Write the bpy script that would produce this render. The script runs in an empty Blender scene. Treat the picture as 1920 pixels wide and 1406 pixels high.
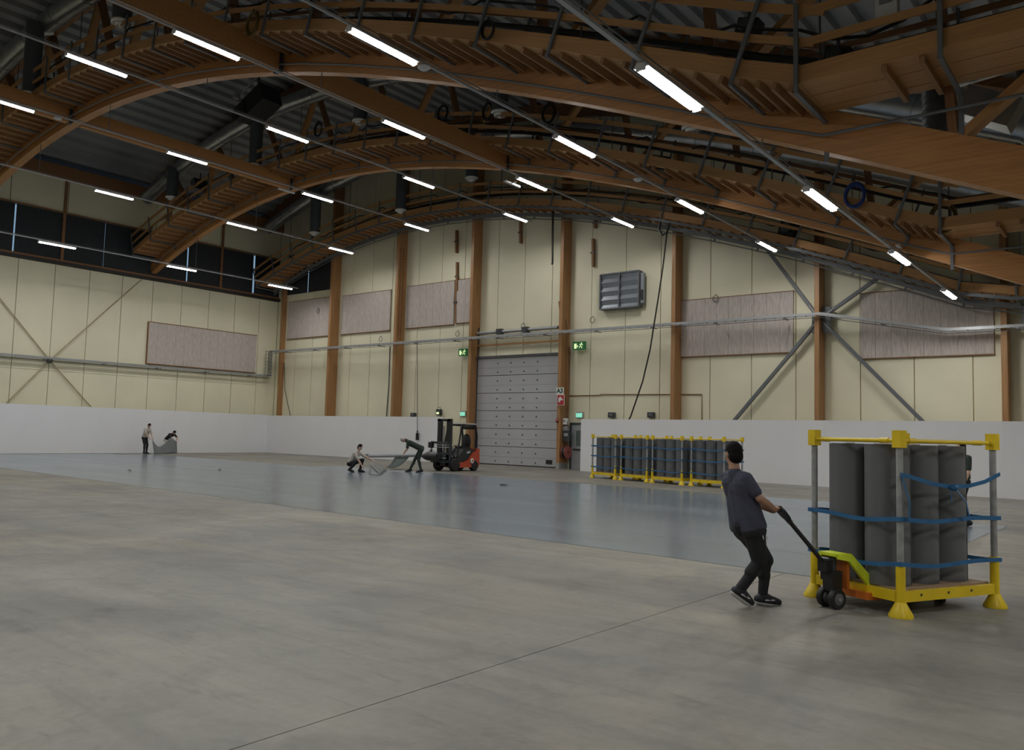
import bpy, bmesh, math, random
import numpy as np
from mathutils import Vector as V, Matrix

random.seed(7)
sc = bpy.context.scene
COL = sc.collection

# ------------------------------------------------------------------ camera
H = 1.65
F_PX, YAW, PITCH, ROLL = 1531.97, -0.673424, 0.0739685, 0.0261251
cy, sy, cp, sp, cr, sr = (math.cos(YAW), math.sin(YAW), math.cos(PITCH), math.sin(PITCH), math.cos(ROLL), math.sin(ROLL))
FW = V((sy * cp, cy * cp, sp)); R0 = V((cy, -sy, 0)); U0 = R0.cross(FW)
RT = cr * R0 + sr * U0; UP = -sr * R0 + cr * U0
CAMP = V((0, 0, H)); HF = V((sy, cy, 0))
cam = bpy.data.objects.new('camera', bpy.data.cameras.new('camera'))
COL.objects.link(cam)
cam.matrix_world = Matrix(((RT.x, UP.x, -FW.x, 0), (RT.y, UP.y, -FW.y, 0), (RT.z, UP.z, -FW.z, H), (0, 0, 0, 1)))
cam.data.sensor_width = 36; cam.data.lens = 36 * F_PX / 1920; cam.data.clip_end = 300
sc.camera = cam

# ------------------------------------------------------------------ world, exposure
w = bpy.data.worlds.new('world'); sc.world = w; w.use_nodes = True
w.node_tree.nodes['Background'].inputs[0].default_value = (0.10, 0.13, 0.17, 1)
w.node_tree.nodes['Background'].inputs[1].default_value = 0.05
sc.view_settings.view_transform = 'Standard'; sc.view_settings.look = 'None'
sc.view_settings.gamma = 1.0; sc.view_settings.use_curve_mapping = False
sc.view_settings.exposure = 0.0
sc.cycles.use_denoising = True
sc.cycles.max_bounces = 4; sc.cycles.diffuse_bounces = 3; sc.cycles.glossy_bounces = 2
sc.cycles.use_adaptive_sampling = True; sc.cycles.adaptive_threshold = .06
sc.cycles.caustics_reflective = False; sc.cycles.caustics_refractive = False
sc.cycles.sample_clamp_indirect = 4.0
LAMP = 42.0          # radiance of a lit tube
LAMP_W = 88.0       # downward light of each tube lamp, W

# ------------------------------------------------------------------ photo measurement -> world points
def ray(x, y): return (x - 960) / F_PX * RT - (y - 703) / F_PX * UP + FW
def atZ(x, y, z=0.0):
    d = ray(x, y); return CAMP + d * ((z - H) / d.z)
def atY(x, y, Y):
    d = ray(x, y); return CAMP + d * (Y / d.y)
def atX(x, y, X):
    d = ray(x, y); return CAMP + d * (X / d.x)
def atH(x, y, hd):
    d = ray(x, y); return CAMP + d * (hd / d.dot(HF))

# ------------------------------------------------------------------ materials
MATS = {}
def mat(name, col, rough=0.6, metal=0.0, var=0.12, scale=6.0, stretch=(1, 1, 1), bump=0.0, col2=None, spec=0.5, detail=4, coord='Object', emit=None, es=1.0, alpha=None, rvar=0.0):
    m = bpy.data.materials.new(name); m.use_nodes = True; MATS[name] = m
    nt = m.node_tree; b = nt.nodes['Principled BSDF']
    b.inputs['Roughness'].default_value = rough; b.inputs['Metallic'].default_value = metal
    b.inputs['Specular IOR Level'].default_value = spec
    tc = nt.nodes.new('ShaderNodeTexCoord'); mp = nt.nodes.new('ShaderNodeMapping'); mp.inputs['Scale'].default_value = stretch
    nt.links.new(tc.outputs[coord], mp.inputs['Vector'])
    nz = nt.nodes.new('ShaderNodeTexNoise'); nz.inputs['Scale'].default_value = scale; nz.inputs['Detail'].default_value = detail
    nt.links.new(mp.outputs[0], nz.inputs['Vector'])
    rp = nt.nodes.new('ShaderNodeValToRGB')
    c2 = col2 or tuple(max(0, c * (1 - 2 * var)) for c in col); c1 = tuple(min(1, c * (1 + var * .5)) for c in col) if not col2 else col
    rp.color_ramp.elements[0].position = .3; rp.color_ramp.elements[1].position = .7
    rp.color_ramp.elements[0].color = (*c2, 1); rp.color_ramp.elements[1].color = (*c1, 1)
    nt.links.new(nz.outputs['Fac'], rp.inputs['Fac']); nt.links.new(rp.outputs['Color'], b.inputs['Base Color'])
    if bump:
        bp = nt.nodes.new('ShaderNodeBump'); bp.inputs['Strength'].default_value = bump; bp.inputs['Distance'].default_value = .02
        nt.links.new(nz.outputs['Fac'], bp.inputs['Height']); nt.links.new(bp.outputs[0], b.inputs['Normal'])
    if rvar:
        mr = nt.nodes.new('ShaderNodeMapRange'); mr.inputs['To Min'].default_value = rough - rvar; mr.inputs['To Max'].default_value = rough + rvar
        nt.links.new(nz.outputs['Fac'], mr.inputs['Value']); nt.links.new(mr.outputs[0], b.inputs['Roughness'])
    if emit:
        b.inputs['Emission Color'].default_value = (*emit, 1); b.inputs['Emission Strength'].default_value = es
    return m

def concrete():
    m = bpy.data.materials.new('concrete'); m.use_nodes = True; nt = m.node_tree; b = nt.nodes['Principled BSDF']
    tc = nt.nodes.new('ShaderNodeTexCoord')
    def noise(s, d, stretch=(1, 1, 1), dist=0.0, rot=0):
        mp = nt.nodes.new('ShaderNodeMapping'); mp.inputs['Scale'].default_value = stretch; mp.inputs['Rotation'].default_value = (0, 0, rot)
        nt.links.new(tc.outputs['Object'], mp.inputs[0])
        n = nt.nodes.new('ShaderNodeTexNoise'); n.inputs['Scale'].default_value = s; n.inputs['Detail'].default_value = d; n.inputs['Distortion'].default_value = dist
        n.inputs['Roughness'].default_value = .6
        nt.links.new(mp.outputs[0], n.inputs['Vector']); return n.outputs['Fac']
    def ramp(fac, a, c, p0, p1):
        r = nt.nodes.new('ShaderNodeValToRGB'); r.color_ramp.elements[0].color = (*a, 1); r.color_ramp.elements[1].color = (*c, 1)
        r.color_ramp.elements[0].position = p0; r.color_ramp.elements[1].position = p1; nt.links.new(fac, r.inputs[0]); return r.outputs[0]
    def mix(f, a, c, mode='MULTIPLY'):
        x = nt.nodes.new('ShaderNodeMix'); x.data_type = 'RGBA'; x.blend_type = mode; x.inputs[0].default_value = f
        nt.links.new(a, x.inputs[6]); nt.links.new(c, x.inputs[7]); return x.outputs[2]
    base = ramp(noise(.35, 6, dist=.6), (.170, .163, .150), (.245, .230, .201), .36, .64)
    streak = ramp(noise(.5, 5, (.25, 1.6, 1), .8, .5), (.72, .74, .77), (1.08, 1.07, 1.03), .36, .58)
    stain = ramp(noise(1.1, 8, (1, 1, 1), 1.5), (.76, .77, .78), (1.05, 1.05, 1.03), .33, .50)
    fine = ramp(noise(14, 6), (.92, .92, .92), (1.05, 1.05, 1.05), .35, .65)
    tint = ramp(noise(.22, 4, (1, 1, 1), .7), (1.03, .985, .93), (.965, .995, 1.02), .38, .6)
    smudge = ramp(noise(2.6, 7, (.55, 1.5, 1), 1.9, -.35), (.80, .80, .81), (1.02, 1.02, 1.02), .30, .43)
    scuff = ramp(noise(1.4, 9, (.12, 2.2, 1), .5, .12), (.86, .86, .86), (1.02, 1.02, 1.01), .36, .47)
    c = mix(.7, base, streak); c = mix(.7, c, stain); c = mix(.9, c, tint); c = mix(.85, c, smudge); c = mix(.8, c, scuff); c = mix(.8, c, fine)
    nt.links.new(c, b.inputs['Base Color'])
    mr = nt.nodes.new('ShaderNodeMapRange'); mr.inputs['To Min'].default_value = .34; mr.inputs['To Max'].default_value = .58
    nt.links.new(noise(.8, 5, (1, 1, 1), .8), mr.inputs[0]); nt.links.new(mr.outputs[0], b.inputs['Roughness'])
    b.inputs['Specular IOR Level'].default_value = .25
    return m
CONC = concrete()
JOINT = mat('joint_filler', (.09, .085, .076), .9)
PVC = mat('grey_floor_sheet', (.168, .207, .245), .20, var=.07, scale=.5, spec=.5, rvar=.06, stretch=(.3, 1.5, 1))
PVCUP = mat('grey_sheet_top', (.17, .185, .195), .38, var=.06, scale=2)
PVCG = mat('green_sheet_underside', (.022, .040, .032), .55, var=.1)
CREAM = mat('cream_panel', (.78, .74, .545), .55, var=.05, scale=.35)
SEAM = mat('panel_joint', (.46, .34, .15), .8)
RODM = mat('brace_rod', (.45, .37, .22), .6)
WHITE = mat('white_partition', (.78, .785, .80), .6, var=.02, scale=.7)
GLUE = mat('glulam', (.46, .215, .07), .55, var=.14, scale=3, stretch=(.3, 6, 6))
GLUW = mat('glulam_column', (.39, .20, .078), .5, var=.14, scale=3, stretch=(5, 5, .3))
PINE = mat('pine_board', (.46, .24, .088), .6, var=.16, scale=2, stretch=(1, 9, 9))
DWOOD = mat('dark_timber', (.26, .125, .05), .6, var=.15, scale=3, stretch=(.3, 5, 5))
JOIST_SHADED = mat('shaded_joist_timber', (.30, .155, .065), .6, var=.12, scale=2, stretch=(1, 9, 9))  # darker than the boards: shade on the joist sides put into the colour
DECK = mat('roof_sheet', (.28, .29, .30), .5, metal=.1, var=.1, scale=.6)
STEEL = mat('galvanised_steel', (.40, .41, .415), .42, metal=.4, var=.14, scale=9)
GSTEEL = mat('grey_painted_steel', (.13, .14, .15), .5, var=.08)
DSTEEL = mat('dark_steel', (.045, .05, .058), .5, var=.1)
BLACK = mat('black_rubber', (.012, .012, .013), .55, var=.1)
BLACKG = mat('black_gloss_paint', (.010, .011, .014), .3, var=.05)
ACOU = mat('acoustic_felt', (.56, .50, .455), .95, var=.14, scale=22, stretch=(1, 1, .12), bump=.12)
DUCT = mat('spiral_duct', (.42, .44, .46), .33, metal=.85, var=.12, scale=2)
DIFF = mat('diffuser_grey', (.075, .085, .095), .5, var=.06)
CONE = mat('diffuser_white', (.85, .85, .83), .5, var=.03)
DOORM = mat('door_grey', (.44, .445, .46), .45, var=.03, scale=.6)
DOORD = mat('door_gasket', (.10, .10, .105), .7)
LOUV = mat('louvre_grey', (.23, .25, .275), .4, metal=.35, var=.05)
YEL = mat('yellow_paint', (.78, .56, .012), .42, var=.06, scale=4)
LIME = mat('lime_paint', (.66, .78, .03), .4, var=.05)
ORG = mat('orange_paint', (.62, .16, .02), .45, var=.1)
RED = mat('red_paint', (.52, .07, .025), .4, var=.06)
ROLL_M = mat('grey_roll', (.125, .13, .136), .5, var=.06, scale=5, stretch=(1, 1, .15))
ROLLT = mat('grey_roll_end', (.24, .245, .25), .7, var=.2, scale=40)
PLY = mat('plywood', (.36, .25, .15), .6, var=.12, scale=3, stretch=(1, 8, 1))
STRAP = mat('blue_strap', (.02, .13, .30), .55, var=.1)
SKIN = mat('skin', (.42, .235, .155), .5, var=.06, scale=9)
SKIN2 = mat('skin_pale', (.52, .33, .25), .5, var=.06, scale=9)
HAIR = mat('black_hair', (.007, .006, .006), .85, var=.2, scale=60, spec=.2)
TEE = mat('slate_tshirt', (.050, .053, .084), .85, var=.12, scale=12, bump=.25)
BTROU = mat('black_trousers', (.010, .010, .013), .75, var=.15, scale=9, bump=.3)
BEIGE = mat('beige_shirt', (.48, .44, .39), .85, var=.08, scale=8)
DARKS = mat('dark_shirt', (.016, .016, .020), .85, var=.1)
GREENW = mat('green_workwear', (.022, .036, .026), .8, var=.12, scale=8)
SHOE = mat('shoe_black', (.014, .016, .024), .6, var=.1)
SOLE = mat('shoe_sole', (.55, .55, .54), .6, var=.05)
LIT = mat('lit_tube', (.9, .9, .9), .5, emit=(1.0, .995, .98), es=LAMP, var=0)
HOUS = mat('white_housing', (.6, .6, .6), .5, var=.03)
TRACK = mat('track_grey', (.42, .43, .44), .5, metal=.2, var=.05)
GREENL = mat('exit_green', (.02, .16, .05), .5, emit=(.02, .22, .05), es=.12)
PICTO = mat('exit_picto', (.8, .9, .6), .5, emit=(.80, .95, .45), es=.75)
MINT = mat('mint_sign', (.3, .8, .6), .5, emit=(.30, .85, .62), es=.55)
SIGNW = mat('sign_white', (.72, .74, .70), .5, var=.02)
SIGNR = mat('sign_red', (.45, .025, .03), .5, var=.04)
SIGNG = mat('sign_dark_green', (.012, .06, .045), .5)
BLIND = mat('window_blind', (.022, .026, .032), .75, var=.1, scale=3)
PANE = mat('window_pane', (.3, .4, .5), .1, emit=(.38, .62, .85), es=.5)
GLASS = mat('cab_glass', (.10, .13, .12), .1, var=.0)
HOSE = mat('hose_reel_red', (.36, .10, .085), .5, var=.12)
BLUEC = mat('blue_cable', (.02, .05, .22), .5)
YELC = mat('yellow_cable', (.18, .13, .02), .6)
GREYC = mat('grey_plastic', (.30, .31, .32), .5, var=.05)

# ------------------------------------------------------------------ builders
MW = {}
def inv_of(parent): return MW[parent.name].inverted() if parent is not None and parent.name in MW else Matrix()

class MB:
    def __init__(s): s.v = []; s.f = []
    def add(s, vs, fs):
        o = len(s.v); s.v += [V(x) for x in vs]; s.f += [tuple(i + o for i in f) for f in fs]; return s
    def box(s, c, d, m=None):
        c = V(c); hx, hy, hz = d[0] / 2, d[1] / 2, d[2] / 2
        p = [V((x, y, z)) for x in (-hx, hx) for y in (-hy, hy) for z in (-hz, hz)]
        if m is not None: p = [m @ q for q in p]
        return s.add([c + q for q in p], [(0, 1, 3, 2), (4, 6, 7, 5), (0, 4, 5, 1), (2, 3, 7, 6), (0, 2, 6, 4), (1, 5, 7, 3)])
    def bar(s, p0, p1, w, h, up=(0, 0, 1)):
        p0, p1 = V(p0), V(p1); x = (p1 - p0); L = x.length; x = x / L
        up = V(up); y = up.cross(x)
        if y.length < 1e-4: y = V((0, 1, 0)).cross(x)
        y.normalize(); z = x.cross(y)
        m = Matrix((x, y, z)).transposed()
        return s.box((p0 + p1) / 2, (L, w, h), m)
    def tube(s, pts, r, n=8, closed=False):
        pts = [V(p) for p in pts]; k = len(pts); rr = r if isinstance(r, (list, tuple)) else [r] * k
        o = len(s.v); prev = None
        for i, p in enumerate(pts):
            a = pts[(i - 1) % k] if (closed or i > 0) else p; b = pts[(i + 1) % k] if (closed or i < k - 1) else p
            t = (b - a).normalized()
            if prev is None:
                e = V((0, 0, 1)) if abs(t.z) < .9 else V((1, 0, 0)); x = e.cross(t).normalized()
            else:
                x = prev - t * prev.dot(t); x.normalize()
            prev = x; y = t.cross(x)
            for j in range(n):
                a2 = 2 * math.pi * j / n; s.v.append(p + (x * math.cos(a2) + y * math.sin(a2)) * rr[i])
        m = k if closed else k - 1
        for i in range(m):
            for j in range(n):
                a = o + i * n + j; b = o + i * n + (j + 1) % n; c = o + ((i + 1) % k) * n + (j + 1) % n; d = o + ((i + 1) % k) * n + j
                s.f.append((a, b, c, d))
        if not closed:
            s.f.append(tuple(o + j for j in reversed(range(n)))); s.f.append(tuple(o + (k - 1) * n + j for j in range(n)))
        return s
    def lathe(s, prof, n=16, c=(0, 0, 0), m=None):
        c = V(c); o = len(s.v); k = len(prof)
        for r, z in prof:
            for j in range(n):
                a = 2 * math.pi * j / n; q = V((r * math.cos(a), r * math.sin(a), z)); s.v.append(c + (m @ q if m is not None else q))
        for i in range(k - 1):
            for j in range(n):
                s.f.append((o + i * n + j, o + i * n + (j + 1) % n, o + (i + 1) * n + (j + 1) % n, o + (i + 1) * n + j))
        if prof[0][0] > 1e-6: s.f.append(tuple(o + j for j in reversed(range(n))))
        if prof[-1][0] > 1e-6: s.f.append(tuple(o + (k - 1) * n + j for j in range(n)))
        return s
    def prism(s, poly, ext):
        ext = V(ext); n = len(poly); p = [V(q) for q in poly]
        return s.add(p + [q + ext for q in p], [tuple(reversed(range(n))), tuple(range(n, 2 * n))] + [(i, (i + 1) % n, (i + 1) % n + n, i + n) for i in range(n)])
    def ell(s, c, d, m=None, n=16, k=10):
        prof = [(math.sin(math.pi * i / k), -math.cos(math.pi * i / k)) for i in range(k + 1)]
        mm = Matrix.Diagonal(V(d)); mm = (m @ mm) if m is not None else mm
        return s.lathe([(max(r, 1e-5), z) for r, z in prof], n, c, mm)
    def cap(s, p0, r0, p1, r1, n=12):
        p0, p1 = V(p0), V(p1); d = (p1 - p0); L = d.length; t = d / L if L > 1e-6 else V((0, 0, 1))
        pts, rr = [], []
        for a in (80, 60, 35, 10):
            pts.append(p0 - t * r0 * math.sin(math.radians(a))); rr.append(r0 * math.cos(math.radians(a)))
        for a in (10, 35, 60, 80):
            pts.append(p1 + t * r1 * math.sin(math.radians(a))); rr.append(r1 * math.cos(math.radians(a)))
        return s.tube(pts, rr, n)
    def mesh(s, name, material, smooth=False, inv=None):
        me = bpy.data.meshes.new(name)
        vs = [inv @ q for q in s.v] if inv is not None else s.v
        me.from_pydata([tuple(q) for q in vs], [], s.f); me.materials.append(material)
        bm = bmesh.new(); bm.from_mesh(me); bmesh.ops.recalc_face_normals(bm, faces=bm.faces); bm.to_mesh(me); bm.free()
        if smooth:
            for p in me.polygons: p.use_smooth = True
            me.set_sharp_from_angle(angle=math.radians(42))
        return me
    def build(s, name, material, parent=None, smooth=False, **props):
        me = s.mesh(name, material, smooth, inv_of(parent))
        return link(name, me, parent, **props)

def link(name, me, parent=None, mtx=None, **props):
    o = bpy.data.objects.new(name, me); COL.objects.link(o)
    if parent is not None: o.parent = parent
    if mtx is not None: o.matrix_basis = inv_of(parent) @ mtx
    if parent is not None: MW[o.name] = MW.get(parent.name, Matrix()) @ o.matrix_basis
    for k, v in props.items(): o[k] = v
    return o

def thing(name, label, cat, loc=(0, 0, 0), rotz=0.0, group=None):
    o = bpy.data.objects.new(name, None); COL.objects.link(o); o.empty_display_size = .1
    m = Matrix.Translation(V(loc)) @ Matrix.Rotation(rotz, 4, 'Z'); o.matrix_basis = m; MW[o.name] = m
    o['label'] = label; o['category'] = cat
    if group: o['group'] = group
    return o

def struct(name, parent=None):
    o = bpy.data.objects.new(name, None); COL.objects.link(o); o['kind'] = 'structure'; MW[o.name] = Matrix(); return o

def tag(o, label, cat, group=None):
    o['label'] = label; o['category'] = cat
    if group: o['group'] = group
    return o

def copy_tree(root, mtx, label=None):
    r = root.copy(); COL.objects.link(r); r.matrix_basis = mtx; MW[r.name] = mtx
    if label: r['label'] = label
    for ch in list(root.children):
        c = ch.copy(); COL.objects.link(c); c.parent = r
        for g in list(ch.children):
            d = g.copy(); COL.objects.link(d); d.parent = c
    return r

CUBES = {}
def cube(material):
    if material.name not in CUBES:
        CUBES[material.name] = MB().box((0, 0, 0), (1, 1, 1)).mesh('piece_' + material.name, material)
    return CUBES[material.name]
def piece(name, material, p0, p1, w, h, parent, up=(0, 0, 1)):
    """one straight piece, its mesh shared with all alike pieces: long axis p0-p1, width w, height h"""
    p0, p1 = V(p0), V(p1); x = p1 - p0; L = x.length; x = x / L
    up = V(up); y = up.cross(x)
    if y.length < 1e-4: y = V((0, 1, 0)).cross(x)
    y.normalize(); z = x.cross(y); c = (p0 + p1) / 2
    m = Matrix(((x.x * L, y.x * w, z.x * h, c.x), (x.y * L, y.y * w, z.y * h, c.y), (x.z * L, y.z * w, z.z * h, c.z), (0, 0, 0, 1)))
    return link(name, cube(material), parent, m)
def pbox(name, material, c, d, parent):
    c = V(c); return piece(name, material, c - V((d[0] / 2, 0, 0)), c + V((d[0] / 2, 0, 0)), d[1], d[2], parent)
def ordn(i): return ['first', 'second', 'third', 'fourth', 'fifth', 'sixth', 'seventh', 'eighth', 'ninth', 'tenth'][i]

# ------------------------------------------------------------------ hall geometry
EW, LW = 35.5, -50.3                   # end wall Y, left wall X
RX, BY = 10.0, -16.0                   # right wall, back wall
_pf = (0.603, 2.25177, -8.16895, -5.51894, 13.56)     # measured arch profile
def arch(x): return float(np.polyval(_pf, (x + 25) / 30))
def arch_n(x):
    d = (arch(x + .05) - arch(x - .05)) / .1; n = V((-d, 0, 1)).normalized(); return n
ROOF = 5.0
def roof(x): return arch(max(x, -50.3)) + ROOF + .75

def arcs(x0, x1, step=.6):
    n = max(2, int(abs(x1 - x0) / step)); return [x0 + (x1 - x0) * i / n for i in range(n + 1)]

# floor: concrete slabs with saw-cut joints
floor = struct('floor')
MB().box(((LW + RX) / 2, (EW + BY) / 2, -.16), (RX - LW + 1, EW - BY + 1, .2)).build('subfloor', JOINT, floor)
xs = [LW - .2, -40.0, -28.0, -16.0, -3.80, 3.5, RX]; ysl = [BY, -3.0, 21.5, EW]
def slab(x0, x1, y0, y1):
    g = .0045; ax, bx = x0 + g, x1 - g; ay, by = y0 + g, y1 - g
    MB().box(((ax + bx) / 2, (ay + by) / 2, -.03), (bx - ax, by - ay, .06)).build('floor_slab', CONC, floor)
for i in range(len(xs) - 1):
    for j in range(len(ysl) - 1): slab(xs[i], xs[i + 1], ysl[j], ysl[j + 1])

# ------------------------------------------------------------------ end wall
wall_end = struct('wall_end')
poly = [V((x, EW + .06, roof(x) + .3)) for x in arcs(LW, RX, 2)]
MB().prism([V((LW, EW + .06, -.1))] + poly + [V((RX, EW + .06, -.1))], (0, .2, 0)).build('backing', SEAM, wall_end)
SEAMS = [LW, -48.03, -46.12, -44.1, -42.11, -40.17, -38.26, -35.9, -33.94, -32.08, -29.5, -27.59, -25.69, -23.15, -21.1, -19.12, -16.5, -14.49, -12.48, -9.79, -7.74, -5.66, -3.6, -1.6, .4, 2.4, 4.4, 6.4, 8.4, RX]
for a, b in zip(SEAMS[:-1], SEAMS[1:]):
    a += .018; b -= .018
    pts = [V((a, EW, 0)), V((a, EW, roof(a) + .2)), V(((a + b) / 2, EW, roof((a + b) / 2) + .2)), V((b, EW, roof(b) + .2)), V((b, EW, 0))]
    MB().prism(pts, (0, .08, 0)).build('wall_panel', CREAM, wall_end)

# timber columns in front of the end wall
cols = [(-49.35, 'brown timber column in the far left corner'), (-43.46, 'brown timber column between the two leftmost felt panels'), (-37.12, 'brown timber column third from the left with a narrow ladder rack on it'),
        (-30.87, 'brown timber column on the left side of the sectional door'), (-24.57, 'brown timber column on the right side of the sectional door with the A3 sign'),
        (-18.05, 'brown timber column just right of the louvred vent'), (-11.34, 'brown timber column at the centre of the steel cross bracing'), (-4.52, 'brown timber column at the far right edge of the picture')]
for i, (x, lab) in enumerate(cols):
    d = .75 if i else .35
    c = thing('timber_column', lab, 'column', (x, EW - d / 2, 0), group='timber columns on the end wall')
    top = roof(x) - .2 if i else 12.0
    MB().box((x, EW - d / 2 + .0, top / 2), (.2, d - .01, top)).build('shaft', GLUW, c)
    MB().box((x, EW - d / 2, .15), (.24, d + .03, .3)).build('steel_shoe', STEEL, c)
    if i == 2:
        for s in (-1, 1): piece('ladder_rail', DWOOD, (x + .12, EW - .45 + s * .13, 7.4), (x + .12, EW - .45 + s * .13, 13.2), .03, .03, c)
        for k in range(30): piece('rung', DWOOD, (x + .12, EW - .57, 7.5 + k * .19), (x + .12, EW - .33, 7.5 + k * .19), .03, .03, c)

# ------------------------------------------------------------------ left wall with clerestory
wall_left = struct('wall_left')
MB().box((LW - .17, (EW + BY) / 2, 5.5), (.2, EW - BY, 11.0)).build('backing', SEAM, wall_left)
ys = [BY] + [18.15 + 1.973 * k for k in range(-16, 9)] + [EW]
for a, b in zip(ys[:-1], ys[1:]):
    if b - a > .2: MB().box((LW - .04, (a + b) / 2, 5.45), (.08, b - a - .034, 10.9)).build('wall_panel', CREAM, wall_left)
yu = [BY] + [-1.8, 4.6, 11.0, 17.5, 20.6, 26.0, 30.6, EW]
for a, b in zip(yu[:-1], yu[1:]):
    MB().box((LW - .06, (a + b) / 2, 15.1), (.1, b - a - .04, 2.2)).build('upper_panel', CREAM, wall_left)
MB().box((LW - .2, (EW + BY) / 2, 15.1), (.1, EW - BY, 2.2)).build('upper_backing', DWOOD, wall_left)
trim = struct('trim_1')
MB().box((LW + .12, (EW + BY) / 2, 16.35), (.3, EW - BY, .75)).build('eaves_beam', DWOOD, trim)
MB().box((LW + .1, (EW + BY) / 2, 11.0), (.28, EW - BY, .15)).build('sill_channel', BLACK, trim)
MB().box((LW + .05, (EW + BY) / 2, 11.17), (.12, EW - BY, .12)).build('sill_board', DWOOD, trim)
MB().box((LW + .06, (EW + BY) / 2, 14.03), (.1, EW - BY, .08)).build('head_rail', DWOOD, trim)
win = struct('window_1')
MB().box((LW - .25, (EW + BY) / 2, 12.6), (.06, EW - BY, 2.75)).build('glass_pane', PANE, win)
slits = [atX(27, 440, LW).y, atX(196, 470, LW).y, atX(352, 505, LW).y, atX(477, 515, LW).y]
edges = [BY, -2., 4., 10., slits[0], slits[1], slits[2], slits[3], EW]; gap = [0, 0, 0, 0, .045, .012, .05, .075, 0]
for i in range(len(edges) - 1):
    a, b = edges[i] + gap[i], edges[i + 1] - gap[i + 1]
    MB().box((LW - .08, (a + b) / 2, 12.62), (.03, b - a + .0, 2.78)).build('blind', BLIND, win)
for y in (atX(120, 420, LW).y, atX(415, 500, LW).y, 11.5):
    MB().box((LW - .0, y, 12.6), (.1, .16, 2.8)).build('mullion', DWOOD, win)
    MB().box((LW + .02, y, 15.05), (.12, .16, 2.1)).build('post', DWOOD, trim)
# dark blind above the first felt panel on the end wall
win2 = struct('window_2')
bx0, bx1 = -49.2, -43.55; sx = atY(578, 530, EW - .05).x
for a, b in ((bx0, sx - .05), (sx + .05, bx1)):
    MB().box(((a + b) / 2, EW - .05, 12.75), (b - a, .03, 2.9)).build('blind', BLIND, win2)
MB().box((sx, EW - .025, 12.75), (.5, .02, 2.8)).build('glass_pane', PANE, win2)
MB().box(((bx0 + bx1) / 2, EW - .05, 11.27), (bx1 - bx0, .06, .06)).build('sill', CREAM, win2)

# right and back walls close the hall behind the camera
wr = struct('wall_right'); MB().box((RX + .1, (EW + BY) / 2, 4), (.2, EW - BY, 8)).build('backing', CREAM, wr)
wb = struct('wall_back')
MB().prism([V((LW, BY, 0))] + [V((x, BY, roof(x) + .2)) for x in arcs(LW, RX, 2)] + [V((RX, BY, 0))], (0, -.2, 0)).build('backing', CREAM, wb)

# corrugated roof deck
ceil = struct('ceiling')
mb = MB(); pts = []
x = LW - .3; k = 0
while x < RX + .5:
    for dx, dz in ((0, 0), (.40, 0), (.46, .2), (.80, .2)):
        pts.append((x + dx, roof(x + dx) + dz))
    x += .86
vs = []
for px, pz in pts: vs += [V((px, BY, pz)), V((px, EW + .2, pz))]
mb.add(vs, [(2 * i, 2 * i + 2, 2 * i + 3, 2 * i + 1) for i in range(len(pts) - 1)])
mb.build('corrugated_sheet', DECK, ceil)

# ------------------------------------------------------------------ timber arches
ARCHY = [14.8, 26.0]
names_a = ['nearest timber arch truss, its big beam sloping down to the right edge', 'second timber arch truss spanning the middle of the hall']
def sweep(name, material, xs_, off, h, y0, y1, parent, smooth=False):
    mb = MB(); o = []
    for x in xs_:
        n = arch_n(x); p = V((x, 0, arch(x))) + n * off; q = p + n * h
        o += [V((p.x, y0, p.z)), V((p.x, y1, p.z)), V((q.x, y1, q.z)), V((q.x, y0, q.z))]
    f = []
    for i in range(len(xs_) - 1):
        for j in range(4): f.append((4 * i + j, 4 * i + (j + 1) % 4, 4 * i + 4 + (j + 1) % 4, 4 * i + 4 + j))
    f += [(0, 1, 2, 3), tuple(4 * (len(xs_) - 1) + j for j in (3, 2, 1, 0))]
    return mb.add(o, f).build(name, material, parent, smooth)
for ai, Y in enumerate(ARCHY):
    t = thing('timber_arch', names_a[ai], 'roof arch', (LW, Y, arch(LW)), group='timber arches')
    xs_ = arcs(LW + .05, RX - 1.5, .55)
    for kk in range(5):        # glued laminations
        sweep('lamination', GLUE, xs_, .145 * kk, .1435, Y - .17 - .0015 * (kk % 2), Y + .17, t)
    sweep('top_chord', DWOOD, arcs(LW + .05, RX - 3.0, 1.0), ROOF, .7, Y - .15, Y + .15, t)
    x = -49.0; up = True
    while x < 5:
        x2 = x + 2.1
        a = V((x, Y, arch(x))) + arch_n(x) * (.6 if up else ROOF); b = V((x2, Y, arch(x2))) + arch_n(x2) * (ROOF if up else .6)
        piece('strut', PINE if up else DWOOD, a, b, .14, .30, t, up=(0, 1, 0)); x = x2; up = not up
t = thing('timber_arch', 'timber roof rafter high against the end wall gable', 'roof arch', (LW, 34.4, arch(LW)), group='timber arches')
sweep('top_chord', DWOOD, arcs(LW + .05, RX - 3.0, 1.0), ROOF, .7, 34.25, 34.55, t)

# longitudinal beams between the arches
for bx, by0, by1, lab in [(-21.2, 3.0, 14.6, 'long timber beam running up to the nearest arch at the top left'), (-21.2, 15.0, 25.8, 'long timber beam between the two arches, near the ridge'),
                          (-36.0, 4.0, 14.6, 'timber beam at the left edge meeting the nearest arch'), (-36.0, 15.0, 25.8, 'timber beam between the two arches on the left side')]:
    z = arch(bx) - .02
    b = thing('timber_beam', lab, 'beam', (bx, by0, z), group='longitudinal timber beams')
    MB().box((bx, (by0 + by1) / 2, z + .36), (.28, by1 - by0, .72)).build('beam', GLUE, b)
    MB().box((bx, by1 - .06, z + .36), (.32, .12, .8)).build('hanger', DSTEEL, b)
for bx in (-44.0, -28.5, -13.5):
    for by0, by1 in ((15, 25.8), (26.2, 34.2)):
        if bx == -13.5 or by0 > 20: continue

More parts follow.
